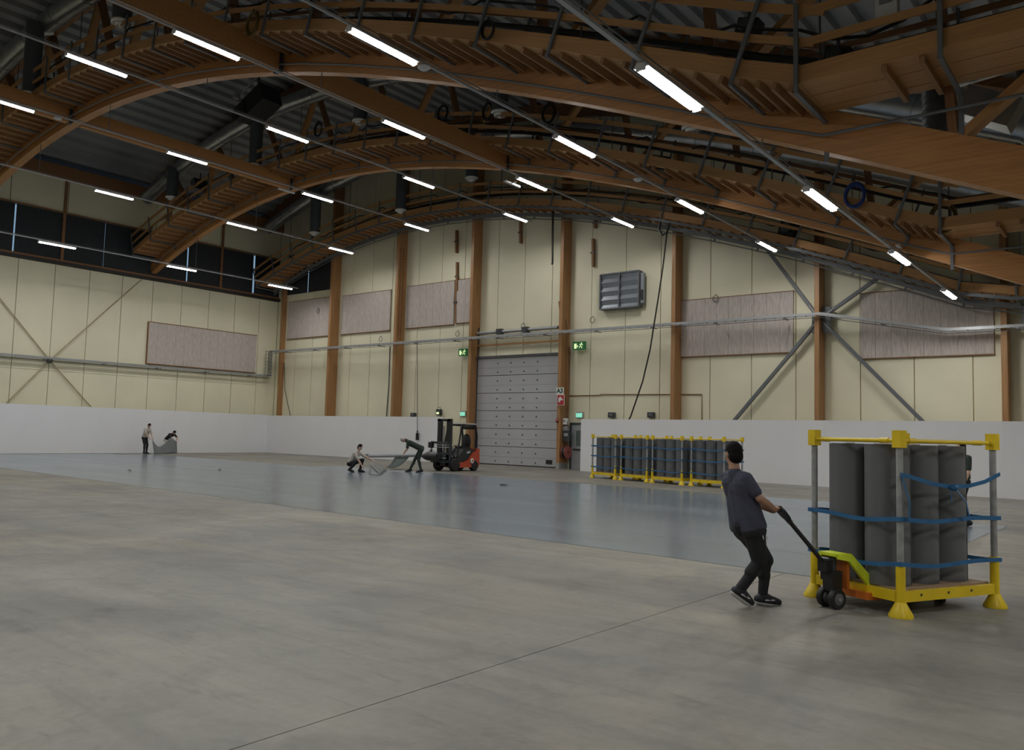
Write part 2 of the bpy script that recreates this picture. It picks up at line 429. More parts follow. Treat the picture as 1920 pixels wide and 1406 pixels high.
# ------------------------------------------------------------------ catwalks
def catwalk(Y0, Y1, off, xk, zk, lab, detail=True, steel=False):
    """walkway on the near side of an arch: follows it, then runs level to the right"""
    t = thing('catwalk', lab, 'catwalk', (LW, Y0, arch(LW)), group='roof catwalks')
    P = []; step = 2.15
    x = LW + .8
    while x < xk - .6:
        P.append(V((x, 0, arch(x) + off))); x += step * arch_n(x).z
    P.append(V((xk, 0, zk)))
    xr = xk
    while xr < 4.5:
        xr += step; P.append(V((xr, 0, zk)))
    Ym = (Y0 + Y1) / 2; W = Y1 - Y0
    for i in range(len(P) - 1):
        a, b = P[i], P[i + 1]; d = (b - a).normalized(); n = V((-d.z, 0, d.x))
        level = a.x >= xk - .01
        def at(p, y, o): q = p + n * o; return V((q.x, y, q.z))
        nb = 5
        for k in range(nb):
            y = Y0 + W * (k + .5) / nb
            piece('plank', PINE, at(a, y, .14 + .004 * (k % 2)), at(b, y, .14 + .004 * (k % 2)), W / nb - .012, .035, t, up=n)
        for k in range(4):
            if level and k in (0, 1): continue
            p = a + (b - a) * ((k + .5) / 4)
            piece('joist', JOIST_SHADED, at(p, Y0 + .02, .055), at(p, Y1 - .02, .055), .08, .13, t, up=n)
        piece('edge_beam', PINE, at(a, Y0 - .02, .27), at(b, Y0 - .02, .27), .045, .30, t, up=n)
        piece('edge_beam', PINE, at(a, Y1 - .02, .24), at(b, Y1 - .02, .24), .04, .16, t, up=n)
        for o, hgt in ((.80, .13), (1.32, .15)):
            piece('guard_rail', PINE, at(a, Y0 - .02, o), at(b, Y0 - .02, o), .04, hgt, t, up=n)
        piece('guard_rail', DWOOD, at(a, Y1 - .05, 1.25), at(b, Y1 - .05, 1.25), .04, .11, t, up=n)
        # post, foot bracket and tie to the arch
        piece('post', GSTEEL, at(a, Y0 - .07, -.03), at(a, Y0 - .07, 1.48), .07, .05, t, up=(0, 1, 0))
        piece('bracket', GSTEEL, at(a, Y0 - .09, -.03), at(a, Y1 + .02, -.05), .07, .05, t, up=n)
        piece('bracket_leg', GSTEEL, at(a, Y1 + .06, .02), at(a, Y1 + .06, -.34 if not level else -.75), .08, .04, t, up=(0, 1, 0))
        if detail: piece('post', GSTEEL, at(a, Y1 - .08, .16), at(a, Y1 - .08, 1.35), .05, .05, t, up=(0, 1, 0))
    if steel:
        for i in range(len(P) - 1):
            a, b = P[i], P[i + 1]
            piece('steel_channel', GSTEEL, (a.x, Y0 - .1, a.z - .02), (b.x, Y0 - .1, b.z - .02), .06, .12, t)
            piece('steel_channel', GSTEEL, (a.x, Y1, a.z - .10), (b.x, Y1, b.z - .10), .10, .2, t)
    return t, P
cw = []
cw.append(catwalk(13.15, 14.6, .52, -4.6, 7.45, 'nearest timber catwalk slung along the first arch, top of the picture'))
cw.append(catwalk(24.3, 25.75, .52, -4.6, 7.45, 'second timber catwalk slung along the middle arch'))
cw.append(catwalk(33.1, 34.5, -.10, -3.9, 6.9, 'far timber catwalk with steel edges in front of the end wall', False, True))

# pipes and conduits that follow the catwalks
for i, (Yp, Yq) in enumerate(((14.5, 14.62), (25.6, 25.78), (34.4, 34.5))):
    P = cw[i][1]
    def off(o, y): return [V((p.x, y, p.z + o)) for p in P]
    wh = ['above the nearest catwalk', 'above the second catwalk', 'above the far catwalk'][i]
    tag(MB().tube(off(1.02, Yp), .075, 8).build('black_pipe', BLACK, None, True), 'thick black pipe running along just ' + wh, 'pipe')
    tag(MB().tube(off(.62, Yp - .15), .022, 6).build('conduit', STEEL, None, True), 'thin bright steel conduit running along ' + wh, 'conduit')
    tag(MB().tube([V((p.x, Yq - .2 * (i < 2) + .04, p.z - .33)) for p in P], .028, 6).build('arch_cable', GSTEEL, None, True), ['grey cable clipped along the face of the nearest arch', 'grey cable clipped along the face of the middle arch', 'grey cable hung under the far catwalk'][i], 'cable')

# ------------------------------------------------------------------ ducts and diffusers
for i, (Yd, zo) in enumerate(((13.6, 4.15), (24.7, 4.05), (33.6, 4.05))):
    mb = MB(); pts = [V((x, Yd, arch(x) + zo)) for x in arcs(-49.2, 2.0, .9)]
    d = thing('ventilation_duct', ['round silver ventilation duct high above the nearest catwalk', 'round silver ventilation duct above the second catwalk', 'round silver ventilation duct by the end wall gable'][i], 'duct', pts[0])
    mb.tube(pts, .40, 14).build('pipe', DUCT, d, True)
    for k in range(0, len(pts) - 1, 3):
        MB().tube([pts[k], pts[k] + (pts[k + 1] - pts[k]).normalized() * .07], .425, 14).build('collar', DUCT, d, True)
DF = [(57, 182, 13.2, 0), (228, 48, 13.2, 0), (322, 374, 24.4, 1), (478, 314, 24.4, 1), (675, 232, 24.4, 1), (937, 217, 24.4, 1), (1298, 246, 24.4, 1), (590, 440, 33.0, 2), (752, 398, 33.0, 2), (884, 338, 33.0, 2)]
lab_d = ['grey hanging air diffuser at the far top left, beside the end of a lamp', 'grey hanging air diffuser at the top edge left of the sloping beam', 'grey hanging air diffuser nearest the clerestory windows', 'tall grey hanging air diffuser under the black ventilation unit',
         'grey hanging air diffuser just left of the ridge beam', 'grey hanging air diffuser between the ridge beam and the hall centre', 'grey hanging air diffuser under the nearest arch on the right', 'grey hanging air diffuser near the left end of the far catwalk',
         'tall grey hanging air diffuser in front of the end wall gable', 'small grey hanging air diffuser high above the sectional door']
proto = None
for k, (px, py, Y, i) in enumerate(DF):
    p = atY(px, py, Y)
    t = thing('air_diffuser', lab_d[k], 'diffuser', p, group='hanging air diffusers')
    ln = max(.6, arch(p.x) + 4.0 - p.z)
    MB().lathe([(.33, 0.12), (.34, ln)], 20, p).build('drum', DIFF, t, True)
    MB().lathe([(.36, .14), (.36, .08), (.30, .05), (.30, .1)], 20, p).build('rim', CONE, t, True)
    MB().lathe([(.25, .05), (.22, -.03), (.15, -.03), (.17, .05)], 20, p).build('cone_ring', CONE, t, True)
    MB().lathe([(.12, 0), (.07, -.08), (.0001, -.09)], 16, p).build('cone_tip', CONE, t, True)
    MB().tube([p + V((0, 0, ln - .35)), p + V((0, .62 if i < 2 else .6, ln - .05))], .2, 10).build('branch', DUCT, t, True)

u = thing('ventilation_unit', 'black box-shaped ventilation unit hanging under the roof sheet', 'ventilation unit', atY(490, 190, 22.8))
c = atY(492, 192, 22.8); rm = Matrix.Rotation(-.35, 3, 'Y')
MB().box(c, (1.5, 1.1, .95), rm).build('casing', BLACK, u)
MB().box(c + V((-1.05, -.2, -.35)), (.8, .8, .7), rm).build('fan_box', BLACK, u)
MB().tube([c + V((-1.1, -.5, .5)), c + V((.3, -.5, 1.1))], .05, 6).build('bracket', STEEL, u)
MB().box(c + V((-1.35, -.6, .45)), (.28, .25, .28)).build('junction_box', GREYC, u)
MB().bar(c + V((-.4, 0, .4)), c + V((-.4, 0, 2.2)), .08, .08).build('hanger', DSTEEL, u)

# ------------------------------------------------------------------ light tracks and tube lamps
ROWS = [('G', -45.1, 10.98), ('F', -39.1, 12.67), ('E', -32.6, 13.2), ('D', -25.5, 12.71), ('C', -19.2, 11.54), ('B', -12.4, 9.57), ('A', -5.8, 7.02), ('H', 2.4, 4.7)]  # last row is an added track, out of view, to brighten the right-hand floor
LY = [31.9, 25.0, 18.05, 11.0, 4.0, -3.0]
proto = None
for ri, (rn, X, Z) in enumerate(ROWS):
    t = thing('light_track', '%s grey light track from the left, carrying white tube lamps' % ordn(ri), 'light track', (X, 33.2, Z), group='light tracks')
    tw = .05 if rn not in 'AH' else .075
    MB().box((X, 10.5, Z + .12), (tw, 45.6, .05)).build('rail', TRACK, t)
    MB().tube([V((X + .06, -12.2, Z + .18)), V((X + .06, 33.0, Z + .18))], .012, 5).build('feed_cable', GSTEEL, t)
    for Y in (14.8, 26.0):
        MB().bar((X, Y - .12, Z + .14), (X, Y - .12, max(arch(X) + .1, Z + .3) if rn != 'H' else 7.2), .02, .02).build('hanger_rod', GSTEEL, t)
    for li, Y in enumerate(LY):
        lab = 'lit white tube lamp, %s from the end wall on the %s track from the left' % (ordn(li), ordn(ri))  # lamps on the eighth track are added and unseen
        if proto is None:
            l = thing('tube_lamp', lab, 'lamp', (X, Y, Z), group='tube lamps under the roof')
            prof = [(-.07, .05), (-.07, .012), (-.058, -.022), (-.03, -.044), (.03, -.044), (.058, -.022), (.07, .012), (.07, .05)]
            MB().prism([V((X + a, Y - .9, Z + b)) for a, b in prof], (0, 1.8, 0)).build('diffuser', LIT, l)
            MB().prism([V((X + a, Y - .92, Z + b)) for a, b in ((-.125, .008), (.125, .008), (.11, .03), (.06, .09), (-.06, .09), (-.11, .03))], (0, 1.84, 0)).build('housing', HOUS, l)
            ld = bpy.data.lights.new('led_light', 'AREA'); ld.shape = 'RECTANGLE'; ld.size = .10; ld.size_y = 1.76; ld.energy = LAMP_W; ld.spread = math.radians(166); ld.color = (1, .995, .975)
            lo = link('led_light', ld, l, Matrix.Translation((X, Y, Z - .05)))
            for s in (-1, 1): MB().box((X, Y + s * .915, Z + .01), (.15, .03, .10)).build('end_cap', HOUS, l)
            for s in (-1, 1): MB().box((X, Y + s * .6, Z + .11), (.03, .06, .05)).build('clip', STEEL, l)
            proto = l
        else: copy_tree(proto, Matrix.Translation((X, Y, Z)), lab)
# unlit emergency strips and sensors on the tracks
for px, py, k, lab in [(537, 358, 2, 'short unlit white strip beside the third light track'), (960, 345, 4, 'short unlit white strip beside the fifth light track'), (1690, 466, 6, 'short unlit white strip beside the rightmost light track')]:
    rn, X, Z = ROWS[k]; p = atX(px, py, X - .18)
    t = thing('emergency_strip', lab, 'light fitting', p)
    MB().box(p, (.12, .9, .06)).build('body', HOUS, t); MB().box(p + V((.09, 0, .05)), (.2, .06, .03)).build('arm', STEEL, t)
for px, py, k, lab in [(795, 127, 5, 'round white detector dish under the sixth light track, upper one'), (1196, 337, 5, 'round white detector dish under the sixth light track, lower one'), (108, 222, 2, 'small white detector on the third track by the left edge')]:
    rn, X, Z = ROWS[k]; p = atX(px, py, X)
    t = thing('motion_detector', lab, 'detector', p)
    MB().lathe([(.0001, -.05), (.09, -.04), (.14, 0), (.14, .02), (.05, .05)], 16, p).build('dish', HOUS, t, True)
    MB().bar(p + V((0, 0, .04)), V((X, p.y, Z + .12)), .03, .03).build('stem', STEEL, t)

# ------------------------------------------------------------------ felt panels on the walls
FP = [((-48.95, -43.75, 8.13, 10.76), 'grey felt acoustic panel nearest the far left corner on the end wall'), ((-43.03, -38.3, 8.13, 10.70), 'grey felt acoustic panel second from the corner on the end wall'),
      ((-36.82, -32.8, 8.15, 10.76), 'grey felt acoustic panel left of the sectional door column'), ((-32.62, -31.15, 8.2, 10.76), 'narrow grey felt strip panel tucked against the sectional door column'),
      ((-17.95, -12.56, 5.62, 8.30), 'long grey felt acoustic panel behind the cable tray, left of the bracing node'), ((-9.77, -4.93, 5.22, 7.92), 'long grey felt acoustic panel behind the tray at the far right')]
for (x0, x1, z0, z1), lab in FP:
    t = thing('acoustic_panel', lab, 'wall panel', ((x0 + x1) / 2, EW - .05, z0), group='felt acoustic panels')
    n = max(1, round((x1 - x0) / .6))
    for k in range(n):
        a = x0 + (x1 - x0) * k / n; b = x0 + (x1 - x0) * (k + 1) / n
        MB().box(((a + b) / 2, EW - .062, (z0 + z1) / 2), (b - a - .008, .09, z1 - z0)).build('felt_board', ACOU, t)
    MB().box(((x0 + x1) / 2, EW - .064, z0 - .02), (x1 - x0 + .04, .11, .04)).build('bottom_trim', DWOOD, t)
    MB().box(((x0 + x1) / 2, EW - .064, z1 + .015), (x1 - x0 + .04, .11, .03)).build('top_trim', DWOOD, t)
t = thing('acoustic_panel', 'long grey felt acoustic panel on the left wall', 'wall panel', (LW + .06, 29.7, 5.6), group='felt acoustic panels')
for k in range(13):
    a = 25.86 + 7.9 * k / 13; MB().box((LW + .06, a + .304, 6.93), (.1, .6, 2.62)).build('felt_board', ACOU, t)
MB().box((LW + .07, 29.8, 5.6), (.13, 7.95, .05)).build('bottom_trim', DWOOD, t); MB().box((LW + .07, 29.8, 8.26), (.13, 7.95, .04)).build('top_trim', DWOOD, t)
MB().box((LW + .07, 25.83, 6.93), (.13, .05, 2.66)).build('side_trim', DWOOD, t)

# ------------------------------------------------------------------ cable trays
def tray(lab, pts, wdt, side, rung=.45):
    t = thing('cable_tray', lab, 'cable tray', pts[0], group='wall cable trays'); side = V(side)
    for i in range(len(pts) - 1):
        a, b = V(pts[i]), V(pts[i + 1])
        for s in (0, 1): piece('side_rail', STEEL, a + side * wdt * s, b + side * wdt * s, .025, .11, t)
        n = int((b - a).length / rung)
        for k in range(n): 
            p = a + (b - a) * ((k + .5) / n); piece('rung', STEEL, p + V((0, 0, -.03)), p + side * wdt + V((0, 0, -.03)), .03, .03, t)
        MB().tube([a + side * wdt * .3 + V((0, 0, -.01)), b + side * wdt * .3 + V((0, 0, -.01))], .035, 6).build('cable', DSTEEL, t, True)
        MB().tube([a + V((0, -.0, -.16)), b + V((0, 0, -.16))], .014, 5).build('drop_wire', DSTEEL, t)
        nb = max(1, int((b - a).length / 3.2))
        for k in range(nb):
            p = a + (b - a) * ((k + .5) / nb); piece('console', STEEL, p + V((0, 0, -.09)), p + side * (wdt + .35) + V((0, 0, -.09)), .05, .05, t)
            piece('wire_hook', DSTEEL, p + V((.2, 0, -.05)), p + V((.2, 0, -.17)), .02, .02, t)
    return t
tray('ladder-like cable tray running along the end wall above the sectional door', [(-49.6, 34.5, 7.16), (-11.1, 34.5, 7.08), (-6.4, 34.5, 6.12), (3.0, 34.5, 6.12)], .3, (0, 1, 0))
tray('grey cable tray running along the left wall under its felt panel', [(-49.85, 34.9, 5.45), (-49.85, 8.0, 5.36)], .3, (-1, 0, 0))
t = thing('riser_tray', 'short upright ladder tray in the far left corner joining both cable trays', 'cable tray', (-49.5, 34.4, 5.5))
for s in (0, 1): piece('side_rail', STEEL, (-49.85 + .75 * s, 34.35, 5.4), (-49.85 + .75 * s, 34.35, 7.25), .03, .05, t)
for k in range(8): piece('rung', STEEL, (-49.85, 34.35, 5.5 + k * .24), (-49.1, 34.35, 5.5 + k * .24), .03, .03, t)
for k in range(3): MB().tube([V((-49.6 + .17 * k, 34.4, 5.4)), V((-49.6 + .17 * k, 34.4, 7.2))], .03, 6).build('cable', DSTEEL, t)

# ------------------------------------------------------------------ steel cross bracing
b = thing('cross_bracing', 'grey steel X bracing crossing at a plate on the right-hand column', 'bracing', (-11.34, EW - .5, 0))
Yb = EW - .33; node = V((-11.34, Yb, 6.95))
for px, py, sx_, sz in [(1440, 470, -.35, .35), (1378, 787, -.35, -.35), (1665, 508, .35, .35), (1730, 790, .35, -.35)]:
    e = atY(px, py, Yb); d = (e - node).normalized(); e2 = e + d * (2.6 if py > 700 else .8)
    if e2.z < .05: e2 = e + d * (e.z / -d.z - .05)
    piece('brace_tube', GSTEEL, node + d * .3, e2, .14, .14, b, up=(0, 1, 0))
    piece('end_plate', STEEL, node + d * .2, node + d * .75, .03, .2, b, up=(0, 1, 0))
MB().box((-11.34 - .22, Yb, 6.9), (.2, .1, 1.1)).build('gusset_plate', GSTEEL, b); MB().box((-11.34 + .28, Yb, 6.9), (.34, .1, 1.1)).build('gusset_plate', GSTEEL, b)
b = thing('cross_bracing', 'thin cream rod bracing crossing on the left wall below the windows', 'bracing', (LW + .1, 20.1, 0))
nd = V((LW + .12, 20.1, 5.28))
for y, z in ((17.24, 8.55), (25.2, 10.85), (18.0, 2.7), (22.7, 2.6)):
    d = (V((LW + .12, y, z)) - nd); k = 1.0
    if z < 4: k = 2.0
    elif y < 18: k = 1.65
    MB().tube([nd, nd + d * k], .032, 6).build('rod', RODM, b, True)
MB().box(nd, (.05, .3, .3)).build('node_plate', DSTEEL, b)

# ------------------------------------------------------------------ sectional door
d1 = struct('door_1')
dx0, dx1, dz = -30.75, -25.05, 6.0; n = 6; Yd = EW - .09
MB().box(((dx0 + dx1) / 2, EW - .03, dz / 2), (dx1 - dx0 + .1, .06, dz)).build('gasket_backing', DOORD, d1)
bolt = MB().lathe([(.04, 0), (.04, .03), (.0001, .04)], 8, m=Matrix.Rotation(math.pi / 2, 3, 'X')).mesh('bolt', DOORD)
for k in range(n):
    a = .04 + (dz - .04) * k / n; bz = .04 + (dz - .04) * (k + 1) / n
    p = MB().box(((dx0 + dx1) / 2, Yd, (a + bz) / 2), (dx1 - dx0, .07, bz - a - .03)).build('door_section', DOORM, d1)
    for q in range(4):
        for rz in (.18, .68):
            link('bolt', bolt, p, Matrix.Translation((dx0 + 1.5 + q * 1.0 * .93, Yd - .035, a + (bz - a) * rz)))
    piece('section_groove', DOORD, (dx0 + .02, Yd - .036, a + (bz - a) * .43), (dx1 - .02, Yd - .036, a + (bz - a) * .43), .004, .008, p)
for s in (dx0 - .06, dx1 + .06): MB().box((s, Yd - .05, 3.9), (.1, .12, 7.8)).build('guide_track', DSTEEL, d1)
MB().box(((dx0 + dx1) / 2, Yd - .08, 6.06), (dx1 - dx0 + .2, .14, .12)).build('head_seal', DOORD, d1)
MB().box(((dx0 + dx1) / 2, Yd - .06, 6.75), (dx1 - dx0 + .2, .1, .1)).build('timber_lintel', GLUW, d1)
MB().tube([V((dx0, Yd - .2, 7.45)), V((dx1, Yd - .2, 7.45))], .09, 10).build('spring_shaft', STEEL, d1, True)
for q in (.3, .62): MB().box((dx0 + (dx1 - dx0) * q, Yd - .2, 7.45), (.35, .3, .3)).build('shaft_bearing', DSTEEL, d1)
MB().box((dx1 - .5, Yd - .045, .3), (.4, .03, .22)).build('handle_recess', BLACK, d1)
# small personnel door
d2 = struct('door_2')
pa = atY(1071, 795, EW); 
MB().box((-23.65, EW - .05, 1.15), (1.05, .08, 2.3)).build('leaf', GREYC, d2)
for s in (-24.22, -23.05): MB().box((s, EW - .06, 1.18), (.1, .12, 2.36)).build('jamb', DSTEEL, d2)
MB().box((-23.64, EW - .06, 2.36), (1.26, .12, .1)).build('head', DSTEEL, d2)
MB().box((-23.65, EW - .11, 1.02), (.8, .05, .06)).build('push_bar', BLACK, d2)
MB().box((-23.7, EW - .095, 1.6), (.35, .01, .8)).build('glass', GLASS, d2)

# ------------------------------------------------------------------ vent
x0, x1, z0, z1 = -22.4, -20.15, 8.2, 9.98
v = thing('louvre_vent', 'grey louvred vent box high on the end wall', 'vent', ((x0 + x1) / 2, EW - .2, z0))
for a, c_, dd in (('frame_side', ((x0), EW - .2, (z0 + z1) / 2), (.07, .4, z1 - z0)), ('frame_side', (x1, EW - .2, (z0 + z1) / 2), (.07, .4, z1 - z0)), ('frame_bar', ((x0 + x1) / 2, EW - .2, z0), (x1 - x0, .4, .07)), ('frame_bar', ((x0 + x1) / 2, EW - .2, z1), (x1 - x0, .4, .07)), ('mullion', ((x0 + x1) / 2, EW - .37, (z0 + z1) / 2), (.07, .06, z1 - z0))):
    MB().box(c_, dd).build(a, GSTEEL, v)
for k in range(8):
    for s in (0, 1):
        xa = x0 + (x1 - x0) / 2 * s + .05; xb = xa + (x1 - x0) / 2 - .1; z = z0 + (z1 - z0) * (k + .5) / 8
        MB().bar((xa, EW - .31, z), (xb, EW - .31, z), .02, .26, up=(0, -.35 if k % 2 else .45, 1)).build('slat', LOUV, v)
MB().box((x1 + .2, EW - .3, 9.1), (.16, .14, 1.5)).build('actuator', LOUV, v); MB().box((x1 + .2, EW - .38, 8.75), (.1, .08, .5)).build('motor', BLACK, v)
MB().box(((x0 + x1) / 2, EW - .04, (z0 + z1) / 2), (x1 - x0, .04, z1 - z0)).build('back_plate', DSTEEL, v)

# ------------------------------------------------------------------ signs
def exit_sign(lab, p, w_=.75, h_=.42):
    t = thing('exit_sign', lab, 'sign', p)
    MB().box(p, (w_, .14, h_)).build('case', GREENL, t)
    q = p + V((0, -.075, 0)); m = MB()
    m.box(q + V((-w_ * .27, 0, -.02)), (w_ * .2, .01, h_ * .62))                       # doorway
    m.build('doorway_pictogram', PICTO, t)
    m = MB(); c = q + V((w_ * .17, -.002, 0)); s = h_ / .42
    m.ell(c + V((.05 * s, 0, .12 * s)), (.035 * s, .008, .035 * s))
    for a, b_ in (((.04, .08), (-.02, -.03)), ((.04, .07), (.13, .02)), ((.02, .06), (-.07, .05)), ((-.02, -.03), (.08, -.08)), ((.08, -.08), (.06, -.15)), ((-.02, -.03), (-.10, -.12))):
        m.bar(c + V((a[0] * s, 0, a[1] * s)), c + V((b_[0] * s, 0, b_[1] * s)), .012, .035 * s, up=(0, 1, 0)) if False else m.tube([c + V((a[0] * s, 0, a[1] * s)), c + V((b_[0] * s, 0, b_[1] * s))], .017 * s, 6)
    m.build('running_man_pictogram', PICTO, t)
    m = MB().prism([q + V((-.09, .003, .03)), q + V((-.02, .003, -.03)), q + V((-.09, .003, -.09))], (0, -.01, 0)); m.build('arrow', PICTO, t)
    return t
exit_sign('lit green running man exit sign right of the sectional door', V((-23.65, EW - .3, 6.4)))
exit_sign('lit green running man exit sign left of the sectional door', V((-31.75, EW - .3, 6.4)), .62, .42)
for p, lab in ((atY(867.5, 776, EW - .1), 'small glowing mint exit light left of the sectional door above the forklift'), (atY(1086, 778.5, EW - .1), 'small glowing mint exit light over the personnel door')):
    t = thing('exit_light', lab, 'sign', p); MB().box(p, (.36, .08, .22)).build('panel', MINT, t); MB().box(p + V((0, .04, .02)), (.42, .06, .3)).build('case', GREYC, t)
p = atY(823, 773, EW - .15)
t = thing('wall_lamp', 'small dark wall lantern just above the white partition', 'wall lamp', p)
MB().box(p, (.3, .2, .36)).build('case', DSTEEL, t); MB().box(p + V((0, -.11, -.05)), (.2, .02, .12)).build('lens', PICTO, t)
MB().tube([p + V((-.12, 0, .18)), p + V((-.08, 0, .3)), p + V((.08, 0, .3)), p + V((.12, 0, .18))], .015, 5).build('guard', DSTEEL, t)
for px, lab in ((775, 'small dark socket box above the partition left of the lantern'), (1147, 'small dark socket box above the racks, left one'), (1221, 'small dark socket box above the racks, right one')):
    p = atY(px, 778, EW - .1); t = thing('socket_box', lab, 'socket box', p)
    MB().box(p, (.36, .16, .26)).build('case', DSTEEL, t); MB().box(p + V((0, -.09, .02)), (.2, .02, .12)).build('cover', GSTEEL, t)

def text_mesh(s, size, material, name):
    cu = bpy.data.curves.new(name, 'FONT'); cu.body = s; cu.size = size; cu.extrude = .004; cu.align_x = 'CENTER'; cu.align_y = 'CENTER'; cu.offset = .012 * size / .3
    o = bpy.data.objects.new(name + '_tmp', cu); COL.objects.link(o); dg = bpy.context.evaluated_depsgraph_get(); dg.update()
    me = bpy.data.meshes.new_from_object(o.evaluated_get(dg)); me.name = name; bpy.data.objects.remove(o); bpy.data.curves.remove(cu)
    me.materials.clear(); me.materials.append(material); return me
ROTT = Matrix.Rotation(math.pi / 2, 4, 'X')
Ys = EW - .79
p = atY(1050, 733, Ys); t = thing('number_sign', 'small white A3 sign on the column right of the door', 'sign', p)
MB().box(p, (.47, .02, .36)).build('plate', SIGNW, t)
link('lettering', text_mesh('A3', .33, SIGNG, 'lettering'), t, Matrix.Translation(p + V((0, -.012, 0))) @ ROTT)
p = atY(1051.5, 749.8, Ys); t = thing('fire_sign', 'red fire hose sign below the A3 sign', 'sign', p)
MB().box(p, (.46, .02, .56)).build('border', SIGNW, t); MB().box(p + V((0, -.008, 0)), (.41, .02, .51)).build('plate', SIGNR, t)
m = MB(); q = p + V((0, -.022, 0))
m.tube([q + V((-.10, 0, -.12)), q + V((-.1, 0, .12))], .03, 6); m.ell(q + V((-.02, 0, .06)), (.09, .008, .1)); m.bar(q + V((.02, 0, .04)), q + V((.16, 0, .0)), .01, .05)
m.tube([q + V((-.06, 0, -.02)), q + V((-.04, 0, -.12))], .02, 6)
m.build('hose_pictogram', SIGNW, t)

# fire hose reel, control boxes on the door column
p = V((-24.27, EW - .42, .86)); rr = Matrix.Rotation(math.pi / 2, 3, 'Y')
t = thing('hose_reel', 'round red fire hose reel on the side of the door column', 'hose reel', p)
MB().lathe([(.33, -.12), (.33, -.09), (.12, -.09), (.12, .09), (.33, .09), (.33, .12), (.06, .13), (.06, -.13)], 24, p, rr).build('drum', HOSE, t, True)
MB().lathe([(.30, -.08), (.30, .08), (.13, .08), (.13, -.08)], 24, p, rr).build('hose', BLACK, t, True)
MB().box(p + V((-.15, 0, 0)), (.08, .12, .12)).build('bracket', STEEL, t)
for (px, py, sx_, sz, m_, lab) in [(1060, 790, .2, .32, CONE, 'small white control box on the door column, upper'), (1061, 817, .42, .55, DSTEEL, 'dark control box cluster above the hose reel'), (1059, 803, .26, .22, GREYC, 'grey control box between white box and dark cluster')]:
    p = atY(px, py, EW - .42); p.x = -24.44 + sx_ * .5; t = thing('control_box', lab, 'control box', p)
    MB().box(p, (sx_, .2, sz)).build('case', m_, t); MB().box(p + V((0, -.11, sz * .1)), (sx_ * .6, .02, sz * .3)).build('cover', STEEL, t)
    MB().tube([p + V((0, 0, sz / 2)), p + V((.0, 0, sz / 2 + .5))], .02, 5).build('conduit', GSTEEL, t)
p = atY(1044, 788, EW - .8); t = thing('door_beacon', 'small dark red beacon on the door column', 'beacon', p)
MB().lathe([(.08, -.06), (.08, .05), (.04, .1), (.0001, .1)], 12, p).build('dome', HOSE, t, True); MB().box(p + V((0, .04, -.08)), (.1, .1, .06)).build('base', BLACK, t)

# conduits and hanging cables on the end wall
def cable(lab, pts, r, material, cat='cable', name='hanging_cable', n=6):
    return tag(MB().tube(pts, r, n).build(name, material, None, True), lab, cat)
YC = EW - .035
cable('dark conduit running right from the A3 column and turning down', [atY(1062, 742, YC), atY(1125, 741, YC), atY(1126, 739.5, YC), atY(1316, 739.5, YC), atY(1316, 790, YC)], .025, DWOOD, 'conduit', 'wall_conduit')
cc = [atY(x, y, EW - 1.3) for x, y in ((1258, 405), (1250, 440), (1243, 500), (1234, 560), (1226, 610), (1219, 655), (1205, 715), (1182, 782), (1170, 800))]
cable('long black cable hanging from the far catwalk down to the partition', cc, .035, BLACK)
cable('black cable bundle loop hanging under the far catwalk', [atY(x, y, 33.0) for x, y in ((1238, 415), (1236, 432), (1242, 441), (1250, 436), (1256, 418))], .05, BLACK)
cable('black cable hanging down the wall left of the A3 column', [atY(x, y, 34.3) for x, y in ((1037, 380), (1036, 440), (1036, 492), (1035, 496))], .05, BLACK)
cable('brown pipe bending around the A3 column above the tray', [atY(x, y, EW - .4) for x, y in ((1048, 565), (1050, 583), (1060, 596), (1064, 612), (1064, 640), (1064, 760))], .04, DWOOD, 'pipe', 'wall_pipe')
cable('brown drain pipe running down behind the door column', [atY(x, y, EW - .1) for x, y in ((1067, 650), (1064, 790))], .06, DWOOD, 'pipe', 'wall_pipe')
cable('thin dark cable curving down the end wall beside the corner column', [atY(x, y, YC) for x, y in ((533, 680), (534, 730), (540, 760), (547, 790))], .02, DSTEEL)
cable('thin dark cable down the wall left of the third column', [atY(x, y, YC) for x, y in ((731, 650), (729, 720), (724, 785))], .025, DSTEEL)
t = thing('pendant_control', 'black pendant hoist control hanging before the white partition', 'pendant control', atY(780, 822, 34.45))
pp = [atY(782.5, y, 34.45) for y in (640, 700, 780, 812)]
MB().tube(pp, .018, 5).build('cord', DSTEEL, t); q = pp[-1]
MB().box(q + V((0, 0, -.2)), (.13, .13, .42)).build('handset', BLACK, t); MB().lathe([(.03, 0), (.05, .12), (.02, .16)], 8, q + V((0, 0, .0))).build('grip', BLACK, t, True)
for px, y0, y1, lab in ((857, 432, 474, 'short brown timber batten left of the door column, upper'), (858, 492, 545, 'short brown timber batten left of the door column, lower'), (977, 416, 456, 'short brown timber batten above the sectional door'), (1113, 448, 500, 'short brown timber batten above the louvred vent, lower'), (1117, 408, 428, 'short brown timber batten above the louvred vent, upper'), (855, 527, 607, 'thin dark batten between felt panel and narrow felt strip')):
    a, b_ = atY(px, y0, EW - .08), atY(px, y1, EW - .08)
    t = thing('wall_batten', lab, 'batten', b_)
    piece('batten', DWOOD, a, b_, .12, .22 if px != 855 else .1, t, up=(0, 1, 0)); pbox('clamp', DSTEEL, (a + b_) / 2 + V((0, -.08, 0)), (.28, .06, .08), t)
